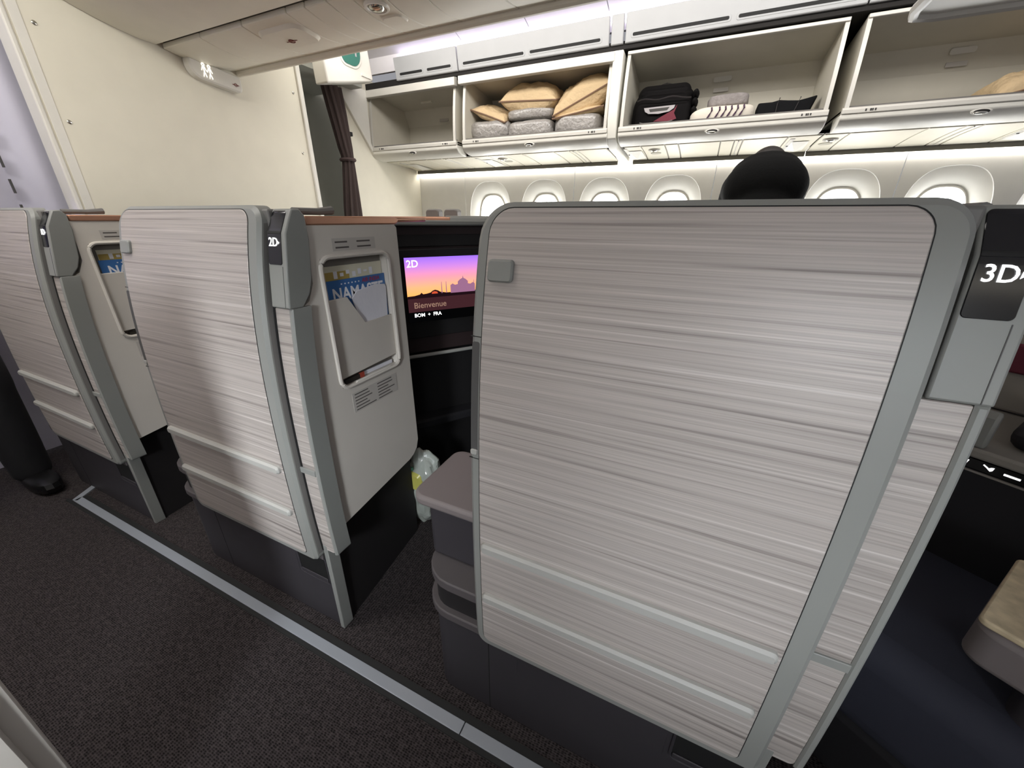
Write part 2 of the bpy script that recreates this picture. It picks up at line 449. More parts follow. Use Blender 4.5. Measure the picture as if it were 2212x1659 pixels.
wins = [-2.1+.603*k for k in range(8)]
seams = [-2.99, -2.40, -1.19, .015, 1.22, 2.4]
for pi_, (a, b) in enumerate(zip(seams[:-1], seams[1:])):
    mb = MB(); ins = [c for c in wins if a < c < b]
    if not ins: mb.box(a+.002, b-.002, WY, WY+.02, 0, 1.75)
    edges = [a+.002]+[(p+q)/2 for p, q in zip(ins[:-1], ins[1:])]+[b-.002]
    for c, x0, x1 in zip(ins, edges[:-1], edges[1:]):
        mb.loft([rect_loop(x0, x1, 0, 1.75, c, 1.13, WY), supe(c, 1.13, .245, .385, WY), supe(c, 1.13, .242, .382, WY+.004)], cap=False)
    mb.build('sidewall_panel', 'sidewall', wr, angle=25)
for i, c in enumerate(wins):
    MB().loft([supe(c, 1.13, .242, .382, WY+.004), supe(c, 1.13, .20, .32, WY+.03), supe(c, 1.13, .155, .262, WY+.075)], cap=False).build('window_reveal', 'reveal', wr)
    wn_ = thing('window_%d' % (i+1), (c, WY+.08, 1.13), kind='structure')
    MB().loft([supe(c, 1.13, .158, .265, WY+.073), supe(c, 1.13, .150, .255, WY+.068), supe(c, 1.13, .140, .24, WY+.085)], cap=False).build('window_frame', 'reveal', wn_)
    mb = MB(); mb.add(supe(c, 1.13, .152, .255, WY+.088), [tuple(range(48))]); mb.build('pane', 'glass_clear', wn_, smooth=False)

# the same windows on the near side, behind the camera
for i, c in enumerate(wins[1:8]):
    wq = thing('window_%d' % (i+9), (c, -1.38, 1.13), kind='structure')
    MB().loft([supe(c, 1.13, .20, .31, -1.379), supe(c, 1.13, .195, .305, -1.366), supe(c, 1.13, .15, .25, -1.372)], cap=False).build('window_frame', 'reveal', wq)
    mb = MB(); mb.add(supe(c, 1.13, .152, .252, -1.374), [tuple(range(48))]); mb.build('pane', 'glass_near', wq, smooth=False)

# ================================================================== SUITES
PZ = [.29, .4, .6, .765, .9, 1.0, 1.1, 1.172]; PY = [.482, .478, .479, .484, .494, .507, .527, .547]
PC = np.polyfit(PZ, PY, 4)
def P(z): return float(np.polyval(PC, min(max(z, .25), 1.19)))
def aisle(off): return lambda u, w, d: (u, P(w)+off+d, w)
def facex(X): return lambda u, w, d: (X-d, u, w)
PITCH = 1.035
# sign unit front profile: y as a function of z
def SU(z):
    return float(np.interp(z, [.97, 1.05, 1.122, 1.166], [.518, .531, .5445, .568]))

def make_suite(row, label):
    R = thing('seat_suite', (0, .5, 0), label, 'suite', 'suites along the aisle')
    # --- plinth
    rc = .06
    def shr(pts): return [(x-(max(0, y-.50)*.13 if x > 0 else 0), y) for x, y in pts]
    MB().pz(shr(rrect(-.455, .238, .508, .93, (rc, .004, .03, .03))), 0, .278).build('plinth', 'base_dark', R, bevel=.003)
    MB().pz(shr(rrect(-.472, .236, .499, .93, (rc+.02, .004, .03, .03))), .278, .302).build('plinth_lip', 'shelf_taupe', R, bevel=.006)
    MB().pz(shr(rrect(-.455, .236, .514, .92, (rc, .004, .03, .03))), .302, .372).build('plinth_band', 'base_black', R)
    MB().pz(shr(rrect(-.468, .236, .502, .92, (rc+.02, .004, .03, .03))), .372, .398).build('plinth_shelf', 'shelf_taupe', R, bevel=.008)
    ap = MB().slab(-.215, .105, .168, .272, (.004, .004, .004, .03), lambda u, w, d: (u, .5062+d, w), .004, .0015).build('access_panel', 'base_dark', R)
    MB().slab(-.288, -.286, .0, .276, 0, lambda u, w, d: (u, .5076+d, w), .002, .0003, nz=2).build('seam', 'gap_black', R)
    MB().slab(.118, .232, .180, .276, .008, lambda u, w, d: (u, .5065+d, w), .003, .001).build('recess_shade', 'gap_black', R)  # flat black plate, the darkness of the hole is put into its colour
    pth = [(u, .5062, v) for u, v in rrect(.116, .234, .176, .278, .012)]
    MB().tube(pth, .0028, 6, True).build('recess_rim', 'base_dark', R)
    MB().box(.12, .228, .503, .507, .181, .195).build('recess_step', 'base_dark', R, bevel=.002)
    # dark side of the plinth under the pocket panel
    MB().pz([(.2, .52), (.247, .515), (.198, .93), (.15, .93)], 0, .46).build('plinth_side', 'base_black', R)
    MB().prism([(.236, 0), (.252, 0), (.258, .335), (.242, .335)], .503, .538, lambda u, v, a: (u, a, v)).build('kick_post', 'frame_grey', R, bevel=.002)
    # --- shell body behind the door
    MB().box(-.285, .238, .615, .865, .40, 1.125).box(-.285, .238, .54, .865, .40, .96).build('shell_body', 'frame_dark', R, smooth=False)
    # --- sliding door: frame, laminate panel, bumper bars, latch pad, handle slot
    dr = MB().slab(-.302, .238, .288, 1.173, (.05, .035, .018, .03), aisle(0), .034, .007, 30).build('door', 'frame_grey', R)
    MB().slab(-.2835, .2065, .3085, 1.1665, (.036, .026, .012, .018), aisle(-.0006), .004, .0003, 30).build('gap', 'gap_black', dr)
    MB().slab(-.282, .205, .310, 1.165, (.035, .025, .011, .017), aisle(-.0022), .004, .0012, 30).build('laminate_panel', 'laminate', dr)
    for z in (.583, .452):
        MB().slab(-.277, .199, z-.011, z+.011, .009, lambda u, w, d: (u, P(w)-.0125+d, w), .013, .0045, 4).build('bumper_bar', 'bar_grey', dr)
    MB().slab(-.276, -.236, 1.066, 1.097, .006, aisle(-.0095), .01, .0025, 4).build('latch_pad', 'frame_grey', dr)
    MB().slab(-.2985, -.2855, .785, .974, .004, aisle(-.0004), .004, .0002, 8).build('handle_slot', 'slot_dark', dr)
    MB().slab(-.2985, -.2855, .778, .788, .003, aisle(-.003), .006, .001, 2).build('handle_lip', 'bar_grey', dr)
    for z in (.770, .982):
        MB().slab(-.302, -.283, z-.0007, z+.0007, 0, aisle(-.0003), .002, .0001, 1).build('frame_joint', 'gap_black', dr)
    # --- fixed laminate panel beside the door
    MB().slab(.20, .2875, .32, .975, (.002, .002, .01, .002), aisle(.0235), .02, .001, 20).build('side_panel', 'laminate', R)
    MB().slab(.20, .2435, .975, 1.125, 0, aisle(.055), .02, .001, 8).build('side_panel', 'laminate', R)
    MB().slab(.236, .288, .574, .590, .001, aisle(.0195), .01, .001, 2).build('trim_band', 'frame_grey', R)
    MB().slab(.2875, .2995, .318, .977, (.001, .001, .008, .001), aisle(.0205), .046, .003, 22).build('edge_strip', 'frame_grey', R)
    MB().slab(.236, .2445, .315, 1.0, 0, aisle(.0222), .003, .0001, 20).build('door_gap', 'gap_black', R)
    zz = np.linspace(.31, 1.14, 20)
    MB().px([(P(z)+.010, z) for z in zz]+[(P(z)+.033, z) for z in zz[::-1]], .2374, .2384).build('door_side_shade', 'frame_dark', dr)  # thin darker sheet, shade on the door's side face painted as colour
    # --- hinge block and lit seat number unit
    MB().px([(P(z)+.03, z) for z in (.985, 1.0, 1.06, 1.15)]+[(P(1.15)+.055, 1.15), (P(1.06)+.057, 1.06), (P(1.01)+.055, 1.01)], .226, .2365).build('door_flange', 'frame_dark', dr, bevel=.002)
    MB().box(.224, .2445, .556, .59, 1.128, 1.166).build('hinge_block', 'frame_dark', R, bevel=.004)
    poly = [(SU(z), z) for z in (.978, 1.05, 1.09, 1.122, 1.145, 1.166)]+[(.586, 1.167), (.596, 1.155), (.597, 1.11), (.586, 1.03), (.574, 1.0), (.553, .976)]
    su = MB().px(poly, .2445, .2985).build('number_unit', 'frame_grey', R, bevel=.003)
    MB().slab(.2475, .2870, 1.063, 1.163, (.006, .006, .005, .005), lambda u, w, d: (u, SU(w)-.0012+d, w), .003, .0006, 16).build('number_display', 'display_black', su)
    MB().slab(.2475, .2870, 1.121, 1.126, 0, lambda u, w, d: (u, SU(w)-.0017+d, w), .002, .0002, 2).build('display_fold', 'gap_black', su)
    MB().slab(.2868, .2878, .98, 1.06, 0, lambda u, w, d: (u, SU(w)-.0006+d, w), .002, .0001, 6).build('unit_joint', 'slot_dark', su)
    tz = 1.105
    text('seat_number', '%dD' % row, .0235, (.2655, SU(tz)-.0022, tz), 0, 'glow_white', su, tilt=PI/2-.185, extrude=.0003, sx=.92)
    MB().add([(.2795, SU(tz)-.0024, tz+.0035), (.2795, SU(tz)-.0024, tz-.0035), (.2835, SU(tz)-.0024, tz)], [(0, 1, 2)]).build('arrow', 'glow_white', su, smooth=False)
    # --- white literature pocket panel that faces aft
    X = .290
    def bot(y): return .385+(y-.53)*.13
    pk = MB()
    pk.px([(.54, bot(.54)), (.62, bot(.62)), (.62, 1.136), (.598, 1.136), (.592, 1.02), (.575, .985), (.548, .97)], .262, X)
    pk.px([(.83, bot(.83)), (.85, .432), (.868, .448), (.878, .475), (.878, 1.128), (.87, 1.136), (.83, 1.136)], .262, X)
    pk.px([(.62, 1.068), (.83, 1.068), (.83, 1.136), (.62, 1.136)], .262, X)
    pk.px([(.62, bot(.62)), (.83, bot(.83)), (.83, .760), (.62, .760)], .262, X)
    po = pk.build('pocket_panel', 'panel_white', R, smooth=False)
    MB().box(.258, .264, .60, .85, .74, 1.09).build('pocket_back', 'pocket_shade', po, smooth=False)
    ring = [(X+.001, y, z) for y, z in rrect(.617, .833, .758, 1.070, .026, 8)]
    MB().tube(ring, .0055, 8, True).build('pocket_bezel', 'panel_white', po)
    MB().px([(.618, .779), (.620, .9755), (.684, .9755), (.731, .903), (.830, .905), (.830, .788)], .279, .2845).build('pocket_flap', 'panel_white', po, bevel=.002)
    MB().px([(.655, .757), (.80, .757), (.79, .766), (.665, .766)], X, X+.005).build('pocket_notch', 'bezel_white', po, bevel=.001)
    for (y0, y1, z0, z1, nl) in ((.659, .792, 1.0815, 1.1085, 2), (.643, .811, .681, .736, 6)):
        pl = MB().box(X, X+.0006, y0, y1, z0, z1).build('placard', 'label_grey', po, smooth=False)
        mb = MB(); ym = (y0+y1)/2; rng = random.Random(3)
        for k in range(nl):
            z = z1-(k+.7)*(z1-z0)/(nl+.3); t = .0014 if nl > 2 else .0018
            for a, b in ((y0+.008, ym-.004), (ym+.006, y1-.006)):
                mb.box(X+.0006, X+.0008, a, a+(b-a)*(.55+.45*rng.random()), z-t, z+t)
        tag(mb.build('fine_print', 'label_ink', pl, smooth=False), kind='stuff')
    # --- copper ledge, top deck
    MB().px([(.60, 1.136), (.872, 1.136), (.884, 1.140), (.886, 1.150), (.876, 1.154), (.60, 1.154)], -.05, .293).build('copper_trim', 'copper', R, bevel=.003)
    MB().box(-.285, .285, .87, 1.02, 1.142, 1.153).build('top_deck', 'copper', R, bevel=.004)
    MB().tube([(.26, .60, 1.163), (.26, .66, 1.163), (.26, .70, 1.166)], [.007, .007, .009], 8).build('door_rail', 'frame_dark', R)
    # --- armrest of the seat ahead, beside this suite's leading end
    ar = MB().pz(rrect(-.507, -.287, .548, .755, (.035, .01, .01, .03)), .548, .574).build('armrest', 'armrest_taupe', R, bevel=.008, seg=3)
    MB().box(-.468, -.29, .562, .73, .398, .548).build('armrest_stem', 'base_dark', ar, bevel=.012, seg=3)
    return R
s3 = make_suite(3, 'nearest suite with wide striped sliding door and lit sign 3D')
s2 = make_suite(2, 'middle suite with striped door, lit sign 2D and stocked white pocket panel')
s1 = make_suite(1, 'farthest suite at the left frame edge beside the cream partition')
s2.location.x -= PITCH; s1.location.x -= 2*PITCH
bpy.context.view_layer.update()

# --- screen wall of the middle suite (angled), part of it
U = Vector((.5812, .8137, 0)); V = Vector((.8137, -.5812, 0)); A0 = Vector((-.920, 1.100, 0))
ANG = math.atan2(U.y, U.x)
def uw(u, w, d): p = A0+U*u-V*d; return (p.x, p.y, w)
sw = MB().slab(-.09, .56, .675, 1.132, .004, lambda u, w, d: uw(u, w, d+.02), .05, .002).build('screen_wall', 'interior_brown', s2)
MB().slab(-.09, .56, 1.06, 1.10, .003, lambda u, w, d: uw(u, w, d+.012), .02, .002).build('wall_rib', 'interior_black', sw)
MB().slab(-.02, .46, .735, 1.052, .008, lambda u, w, d: uw(u, w, d+.006), .03, .002).build('monitor', 'interior_black', sw)
MB().tube([uw(-.09, .668, -.004), uw(.56, .668, -.004)], .007, 8).build('table_edge', 'bar_grey', sw)
MB().slab(-.09, .56, 1.128, 1.146, .002, lambda u, w, d: uw(u, w, d+.0), .08, .004).build('wall_top_trim', 'frame_grey', sw)
MB().slab(-.09, .56, .02, .66, .004, lambda u, w, d: uw(u, w, d+.10), .03, .002).build('footwell_back', 'interior_black', sw)
MB().slab(-.09, .56, .33, .37, .01, lambda u, w, d: uw(u, w, d+.03), .07, .008).build('footwell_step', 'seat_dark', sw)
scr = MB().slab(.004, .40, .797, 1.026, 0, lambda u, w, d: uw(u, w, d), .006, .0002, 4).build('screen', 'pic_black', sw)
def pic(name, poly, m_, d): 
    mb = MB(); mb.add([uw(u, w, d) for u, w in poly], [tuple(range(len(poly)))]); return mb.build(name, m_, scr, smooth=False)
pic('picture_sky', [(.004, .888), (.40, .888), (.40, 1.026), (.004, 1.026)], 'pic_sky', -.0006)
pic('picture_water', [(.004, .835), (.40, .835), (.40, .895), (.004, .890)], 'pic_water', -.0009)
pic('picture_shore', [(.004, .884), (.40, .884), (.40, .897), (.33, .899), (.27, .899), (.20, .897), (.15, .898), (.128, .902), (.118, .908), (.108, .911), (.098, .908), (.090, .902), (.075, .899), (.062, .898), (.056, .904), (.050, .898), (.03, .894), (.004, .893)], 'pic_dark', -.0012)
pic('picture_fire', [(.094, .897), (.118, .897), (.116, .903), (.106, .906), (.096, .903)], 'pic_fire', -.0015)
bx_ = lambda p: (p[0]*1.25-.088, .898+(p[1]-.903)*1.1)
pic('picture_building', [bx_(p) for p in [(.205, .900), (.285, .900), (.285, .926), (.278, .931), (.270, .926), (.262, .928), (.262, .936), (.255, .943), (.248, .947), (.246, .955), (.244, .947), (.236, .943), (.229, .936), (.229, .928), (.220, .926), (.212, .931), (.205, .926)]], 'pic_building', -.0015)
for u in (.132, .150, .262, .285):
    pic('picture_minaret', [(u, .897), (u+.004, .897), (u+.003, .935), (u+.002, .940), (u+.001, .935)], 'pic_building', -.0014)
def stext(n, body, size, u, w, m_): 
    p = uw(u, w, -.0022); return text(n, body, size, p, ANG, m_, scr, align='LEFT', extrude=.0001)
stext('screen_seat_number', '2D', .034, .010, 1.004, 'screen_text')
stext('screen_greeting', 'Bienvenue', .030, .024, .858, 'screen_text_dim')
stext('screen_route', 'BOM  +  FRA', .0185, .023, .8225, 'screen_text')

# --- seat interior of the nearest suite, seen at the right edge
seat = MB()
def seat_box(mb, c, hu, hv, z0, z1, r=.05):
    poly = rrect(-hu, hu, -hv, hv, r)
    return mb.prism(poly, z0, z1, lambda u, v, a: (c[0]+U.x*u+V.x*v, c[1]+U.y*u+V.y*v, a))
seat_box(MB(), (.72, .80), .27, .36, .22, .44, .06).build('seat_cushion', 'seat_navy', s3, bevel=.05, seg=5)
seat_box(MB(), (.70, .82), .25, .30, .04, .22, .04).build('seat_pan', 'seat_dark', s3, bevel=.02)
CN = Vector((.604, 1.031, 0))
def con(v, u, z): p = CN+V*v+U*u; return (p.x, p.y, z)
mb = MB(); mb.prism([(0, 0), (.30, 0), (.30, .69), (.018, .69), (.018, .665), (0, .665)], -.45, .75, lambda u, z, v: con(v, u, z)); co = mb.build('console', 'seat_dark', s3, smooth=False)
MB().prism([(-.004, .694), (.32, .694), (.32, .716), (-.004, .716)], -.45, .75, lambda u, z, v: con(v, u, z)).build('console_top', 'console_grey', co, bevel=.006)
MB().prism([(-.003, .672), (.002, .672), (.002, .693), (-.003, .693)], -.3, .7, lambda u, z, v: con(v, u, z)).build('control_strip', 'glass_black', co, smooth=False)
MB().prism([(-.004, .664), (.002, .664), (.002, .668), (-.004, .668)], -.3, .7, lambda u, z, v: con(v, u, z)).build('strip_rim', 'console_grey', co, smooth=False)
def icon(v, poly):
    MB().add([con(v+a, -.0045, .6825+b) for a, b in poly], [tuple(range(len(poly)))]).build('control_icon', 'glow_white', co, smooth=False)
icon(-.010, [(-.005, -.004), (.002, -.004), (.004, .006), (.001, .006)])
icon(.022, [(-.008, .005), (-.002, .001), (.004, -.004), (.007, -.001), (.008, .006), (.004, .005), (.001, .002), (-.007, .007)])
icon(.055, [(-.011, -.002), (.011, -.002), (.011, .002), (-.011, .002)])
icon(.088, [(-.010, -.004), (.004, -.004), (.010, .004), (.007, .006), (.003, -.001), (-.010, -.001)])
icon(.118, [(-.006, -.003), (.006, -.003), (.006, .003), (-.006, .003)])
MB().prism([(.0, .716), (.03, .716), (.03, .79), (.012, .80), (.0, .785)], -.026, .004, lambda u, z, v: con(v, u, z)).build('console_bracket', 'frame_grey', co, bevel=.006)
seat_box(MB(), (CN.x+U.x*.16+V.x*.18, CN.y+U.y*.16+V.y*.18), .11, .16, .717, .768, .03).build('bolster', 'seat_dark', co, bevel=.02, seg=3)
MB().prism([(.30, .72), (.34, .72), (.34, .905), (.30, .905)], -.5, .8, lambda u, z, v: con(v, u, z)).build('console_back', 'console_grey', co, bevel=.006)
MB().prism([(.302, .905), (.338, .905), (.338, 1.12), (.302, 1.12)], -.5, .8, lambda u, z, v: con(v, u, z)).build('console_hood', 'interior_black', co, bevel=.006)
MB().prism([(.285, .818), (.30, .818), (.30, .888), (.285, .888)], -.2, .8, lambda u, z, v: con(v, u, z)).build('padded_band', 'burgundy', co, bevel=.006)
bl = thing('folded_blanket', con(.17, .14, .768), 'burgundy folded cloth on the padded console inside the nearest suite', 'blanket')
seat_box(MB(), (CN.x+U.x*.15+V.x*.16, CN.y+U.y*.15+V.y*.16), .085, .13, .769, .79, .02).build('cloth', 'burgundy', bl, bevel=.008, seg=3)
# armrest of the nearest suite with a tan wood grained tray
ac = Vector((.483, .663, 0))+U*.115+V*.21
ar = seat_box(MB(), ac+V*.004, .118, .214, .515, .586, .03).build('armrest', 'armrest_taupe', s3, bevel=.010, seg=3)
seat_box(MB(), ac+V*.03, .09, .17, .1, .52, .03).build('armrest_stem', 'base_dark', ar, bevel=.012, seg=3)
seat_box(MB(), ac, .115, .21, .5865, .598, .012).build('armrest_tray', 'wood_tan', ar, bevel=.003)

# --- near suite's pocket panel at the lower left corner of the view
ns = thing('seat_suite', (-.75, -.2, 0), 'pale edge of the near side suite in the bottom left corner', 'suite', 'suites along the aisle')
MB().px([(-.40, .36), (-.02, .36), (-.02, .9), (-.05, 1.02), (-.06, 1.14), (-.40, 1.14)], -.80, -.745).build('pocket_panel', 'panel_white', ns, bevel=.004)
MB().px([(-.028, .30), (.002, .30), (.004, .62), (-.004, .9), (-.03, 1.0), (-.06, 1.0), (-.03, .9), (-.026, .62)], -.80, -.757).build('edge_strip', 'panel_white', ns, bevel=.003)
MB().box(-.84, -.78, -.40, -.03, 0, .37).build('plinth', 'base_dark', ns, bevel=.004)

# --- centre divider and the far suites behind it
cd = thing('suite_divider', (-.5, 1.7, 0), 'low centre divider with copper cap behind the middle suite', 'divider')
MB().box(-2.25, 1.6, 1.68, 1.74, 0, 1.135).build('divider_panel', 'interior_brown', cd, smooth=False)
MB().box(-2.25, -1.06, 1.62, 1.80, 1.135, 1.158).build('copper_cap', 'copper', cd, bevel=.004)
MB().box(-1.06, 1.6, 1.62, 1.80, 1.135, 1.158).build('grey_cap', 'frame_grey', cd, bevel=.004)
fs = thing('seat_suite', (-1.4, 2.3, 0), 'far suite shell behind the middle suite, two grey caps on top', 'suite', 'suites along the aisle')
MB().box(-2.2, -.3, 1.95, 2.3, 0, 1.14).build('shell_body', 'frame_dark', fs, smooth=False)
MB().box(-2.2, -1.3, 1.94, 2.31, 1.14, 1.162).build('copper_cap', 'copper', fs, bevel=.004)
MB().box(-1.3, -.3, 1.94, 2.31, 1.14, 1.166).build('grey_cap', 'frame_grey', fs, bevel=.004)
for x in (-1.60, -1.46):
    MB().slab(x-.05, x+.05, 1.14, 1.208, (.025, .02, .0, .0), lambda u, w, d: (u, 2.24+d, w), .05, .006, 4).build('number_unit', 'frame_dark', fs)

# --- literature in the pockets
def magazines(dx, full, who):
    X = .2655+dx
    a = thing('magazine', (X, .72, .77), 'cream and gold magazine behind the blue one in the %s' % who, 'magazine')
    M1 = MB().box(X, X+.002, .640, .828, .785, 1.047).build('cover', 'mag_cream', a, smooth=False)
    MB().box(X+.002, X+.0024, .641, .715, .995, 1.034).build('gold_band', 'mag_gold', a, smooth=False)
    mb = MB()
    for k in range(7): mb.box(X+.0024, X+.0027, .668+k*.019, .679+k*.019, 1.018+.004*(k % 3), 1.030+.005*((k+1) % 2))
    tag(mb.build('cover_print', 'mag_white', a, smooth=False), kind='stuff')
    b = thing('magazine', (X+.004, .72, .77), 'blue travel magazine lettered NAMAS in the %s' % who, 'magazine')
    MB().box(X+.005, X+.008, .634, .829, .785, 1.0155).build('cover', 'mag_blue', b, smooth=False)
    text('cover_title', 'NAMASTE', .040, (X+.0084, .651, .981), PI/2, 'mag_white', b, align='LEFT', extrude=.0001, sx=.95, bold=.025)
    text('cover_brand', 'AIR INDIA', .0145, (X+.0084, .747, 1.006), PI/2, 'mag_red', b, align='LEFT', extrude=.0001, shear=.2, sx=.95)
    mb = MB()
    for k in range(6): mb.box(X+.0082, X+.0084, .680+k*.011, .684+k*.011, 1.004, 1.007)
    tag(mb.build('cover_print', 'mag_white', b, smooth=False), kind='stuff')
    if full:
        p = MB(); f = [(.703, .968), (.722, .984), (.755, .988), (.79, .992), (.822, .988), (.826, .980), (.818, .885), (.75, .88), (.715, .93)]
        p.px(f, X+.010, X+.013); o = p.build('paper_slip', 'paper_white', None, org=(X+.011, .75, .89), bevel=.001)
        tag(o, 'crumpled white paper slip tucked before the blue magazine', 'paper')
    l1 = MB().box(X+.004, X+.008, .70, .82, .762, .772).build('leaflet', 'paper_white', None, org=(X+.006, .76, .762), smooth=False)
    tag(l1, 'white leaflet end showing in the lower slot of the %s' % who, 'leaflet')
    l2 = MB().box(X+.009, X+.013, .64, .69, .761, .773).box(X+.009, X+.0134, .69, .705, .761, .775).build('leaflet', ['leaflet_dark', 'leaflet_red'], None, org=(X+.011, .67, .761), smooth=False)
    for p_ in l2.data.polygons[6:]: p_.material_index = 1
    tag(l2, 'dark leaflet with red edge in the lower slot of the %s' % who, 'leaflet')
magazines(-PITCH, True, 'middle suite pocket')
magazines(-2*PITCH, False, 'far left suite pocket')

# --- plastic bag on the floor inside the middle suite
pb = thing('plastic_bag', (-.83, .985, 0), 'clear plastic bag with yellow contents standing in the middle suite doorway', 'bag')
mb = MB(); mb.ell((0, 0, 0), .075, .05, .172, 40, 30, .8)
def crumple(p):
    x, y, z = p; q = Vector((x*22, y*22, z*14)); n = noise.noise(q)*.32+noise.noise(q*2.3)*.18
    k = 1-.35*max(0, z/.172)**3-.25*max(0, -z/.172)
    return (x*(1+n)*k-.83+.012*math.sin(z*16), y*(1+n)*k+.985, z*(1+.10*noise.noise(Vector((x*30, y*30, 2))))+.178)
mb.v = [crumple(p) for p in mb.v]
mb.build('bag_skin', 'plastic_clear', pb, angle=25)
MB().slab(-.862, -.80, .19, .27, .02, lambda u, w, d: (u, .930+d, w), .03, .01).build('contents', 'plastic_yellow', pb)
MB().slab(-.865, -.835, .278, .292, .004, lambda u, w, d: (u, .932+d, w), .01, .002).build('bag_print', 'plastic_green', pb)

# ================================================================== OVERHEAD, FAR SIDE
BY = 3.3
def make_bin(x0, x1, label, valance):
    B = thing('overhead_bin', ((x0+x1)/2, BY, 1.66), label, 'overhead bin', 'open overhead bins above the far windows')
    # bucket: inside as one folded liner, end walls, rim, rounded underside
    mb = MB()
    prof = [(BY+.012, 1.762), (3.86, 1.762), (3.86, 2.02), (3.80, 2.15), (BY+.02, 2.205)]
    for (a, b) in zip(prof[1:-1], prof[2:]):
        mb.add([(x0, a[0], a[1]), (x1, a[0], a[1]), (x1, b[0], b[1]), (x0, b[0], b[1])], [(0, 1, 2, 3)])
    mb.build('liner', 'bin_inside', B, smooth=False)
    MB().box(x0, x1, BY+.004, 3.86, 1.752, 1.764).build('bin_floor', 'bin_floor', B, smooth=False)
    MB().box(x0, x1, BY+.004, BY+.016, 1.764, 1.778).build('floor_edge', 'bin_floor', B, smooth=False)
    for x, s_ in ((x0, 1), (x1, -1)):
        arc = [(BY-.012+.05*((t/8)**2), 1.75+(2.205-1.75)*t/8) for t in range(9)]
        ew = MB().px(arc+[(3.86, 2.15), (3.86, 1.75)], min(x, x+s_*.016), max(x, x+s_*.016)).build('end_wall', 'bin_inside', B, smooth=False)
        MB().px([(y-.004, z) for y, z in arc]+[(y+.012, z) for y, z in reversed(arc)], min(x, x+s_*.02)-.001, max(x, x+s_*.02)+.001).build('end_rim', 'bin_rim', ew)
    lip = [(BY-.022, 1.735), (BY-.022, 1.758), (BY-.012, 1.768), (BY+.006, 1.768), (BY+.006, 1.73)]
    MB().px(lip, x0-.008, x1+.008).build('front_lip', 'bin_rim', B, bevel=.003)
    und = [(BY-.016, 1.735), (BY-.012, 1.71), (BY+.02, 1.683), (BY+.08, 1.667), (BY+.15, 1.664), (BY+.15, 1.74)]
    un = MB().px(und, x0-.01, x1+.01).build('underside', 'bin_shell', B, bevel=.006)
    xm = (x0+x1)/2
    la = MB().ell((xm, BY-.004, 1.702), .045, .012, .016, 18, 8).build('latch', 'bin_rim', un)
    MB().ell((xm, BY-.010, 1.700), .034, .010, .011, 18, 8).build('latch_cup', 'bin_black', la)
    MB().ell((xm-.004, BY-.014, 1.694), .030, .009, .007, 18, 8).build('latch_handle', 'chrome', la)
    if valance:
        MB().px([(BY-.03, 2.15), (BY-.03, 2.205), (BY+.02, 2.215), (BY+.02, 2.15)], x0-.02, x1+.02).build('top_rail', 'bin_rim', B, bevel=.004)
        MB().slab(xm-.06, xm+.06, 2.13, 2.148, .008, lambda u, w, d: (u, 3.55+d, w), .02, .004, 2).build('ceiling_clip', 'bin_inside', B)
    else:
        MB().px([(BY+.02, 2.19), (BY+.02, 2.208), (BY+.05, 2.212), (BY+.05, 2.19)], x0, x1).build('top_rail', 'bin_rim', B, bevel=.003)
        MB().slab(xm-.06, xm+.06, 2.095, 2.125, .012, lambda u, w, d: (u, 3.79-(2.15-w)*-.3+d*.2, w), .02, .002, 2).build('ceiling_clip', 'bin_rim', B)
    MB().box(xm-.05, xm+.05, 3.835, 3.84, 2.04, 2.065).build('load_placard', 'label_grey', B, smooth=False)
    for xx in (x0+.10, x1-.13):
        mb = MB()
        for k, wdt in enumerate((.008, .0, .010, .006, .008)):
            if wdt: mb.box(xx+k*.011, xx+k*.011+wdt, BY-.0228, BY-.0218, 1.742, 1.754)
        tag(mb.build('row_marking', 'ink_dark', B, smooth=False), kind='stuff')
    return B
b1 = make_bin(-2.985, -2.05, 'empty open overhead bin beside the brown curtain', True)
b2 = make_bin(-1.975, -.765, 'open overhead bin filled with beige pillows and grey blankets', True)
b3 = make_bin(-.668, .555, 'open overhead bin holding a black backpack and a dark tote', False)
b4 = make_bin(.635, 1.86, 'open overhead bin at the right frame edge with one pillow', False)
# dark backing behind the bins, divider post between the two pairs
mb = MB().box(-3.0, 2.2, 3.90, 3.93, 1.66, 2.4); bk = struct(mb.build('wall_bin_backing', 'bin_black', smooth=False))
MB().box(-3.0, 2.2, 3.305, 3.93, 2.218, 2.262).build('backing_top', 'bin_black', bk, smooth=False)
po = MB().px([(BY-.02, 2.21), (BY-.035, 2.0), (BY-.035, 1.82), (BY, 1.70), (BY+.1, 1.645), (3.97, 1.615), (3.97, 1.66), (3.5, 2.2)], -.757, -.69).build('trim_3', 'bin_shell', bevel=.006)
struct(po)
# end cap at the first bin
struct(MB().px([(2.985, 2.21), (BY-.02, 2.21), (BY-.03, 1.80), (BY+.02, 1.70), (3.3, 1.70), (2.99, 2.1)], -2.99, -2.965).build('trim_4', 'bin_shell', bevel=.004))
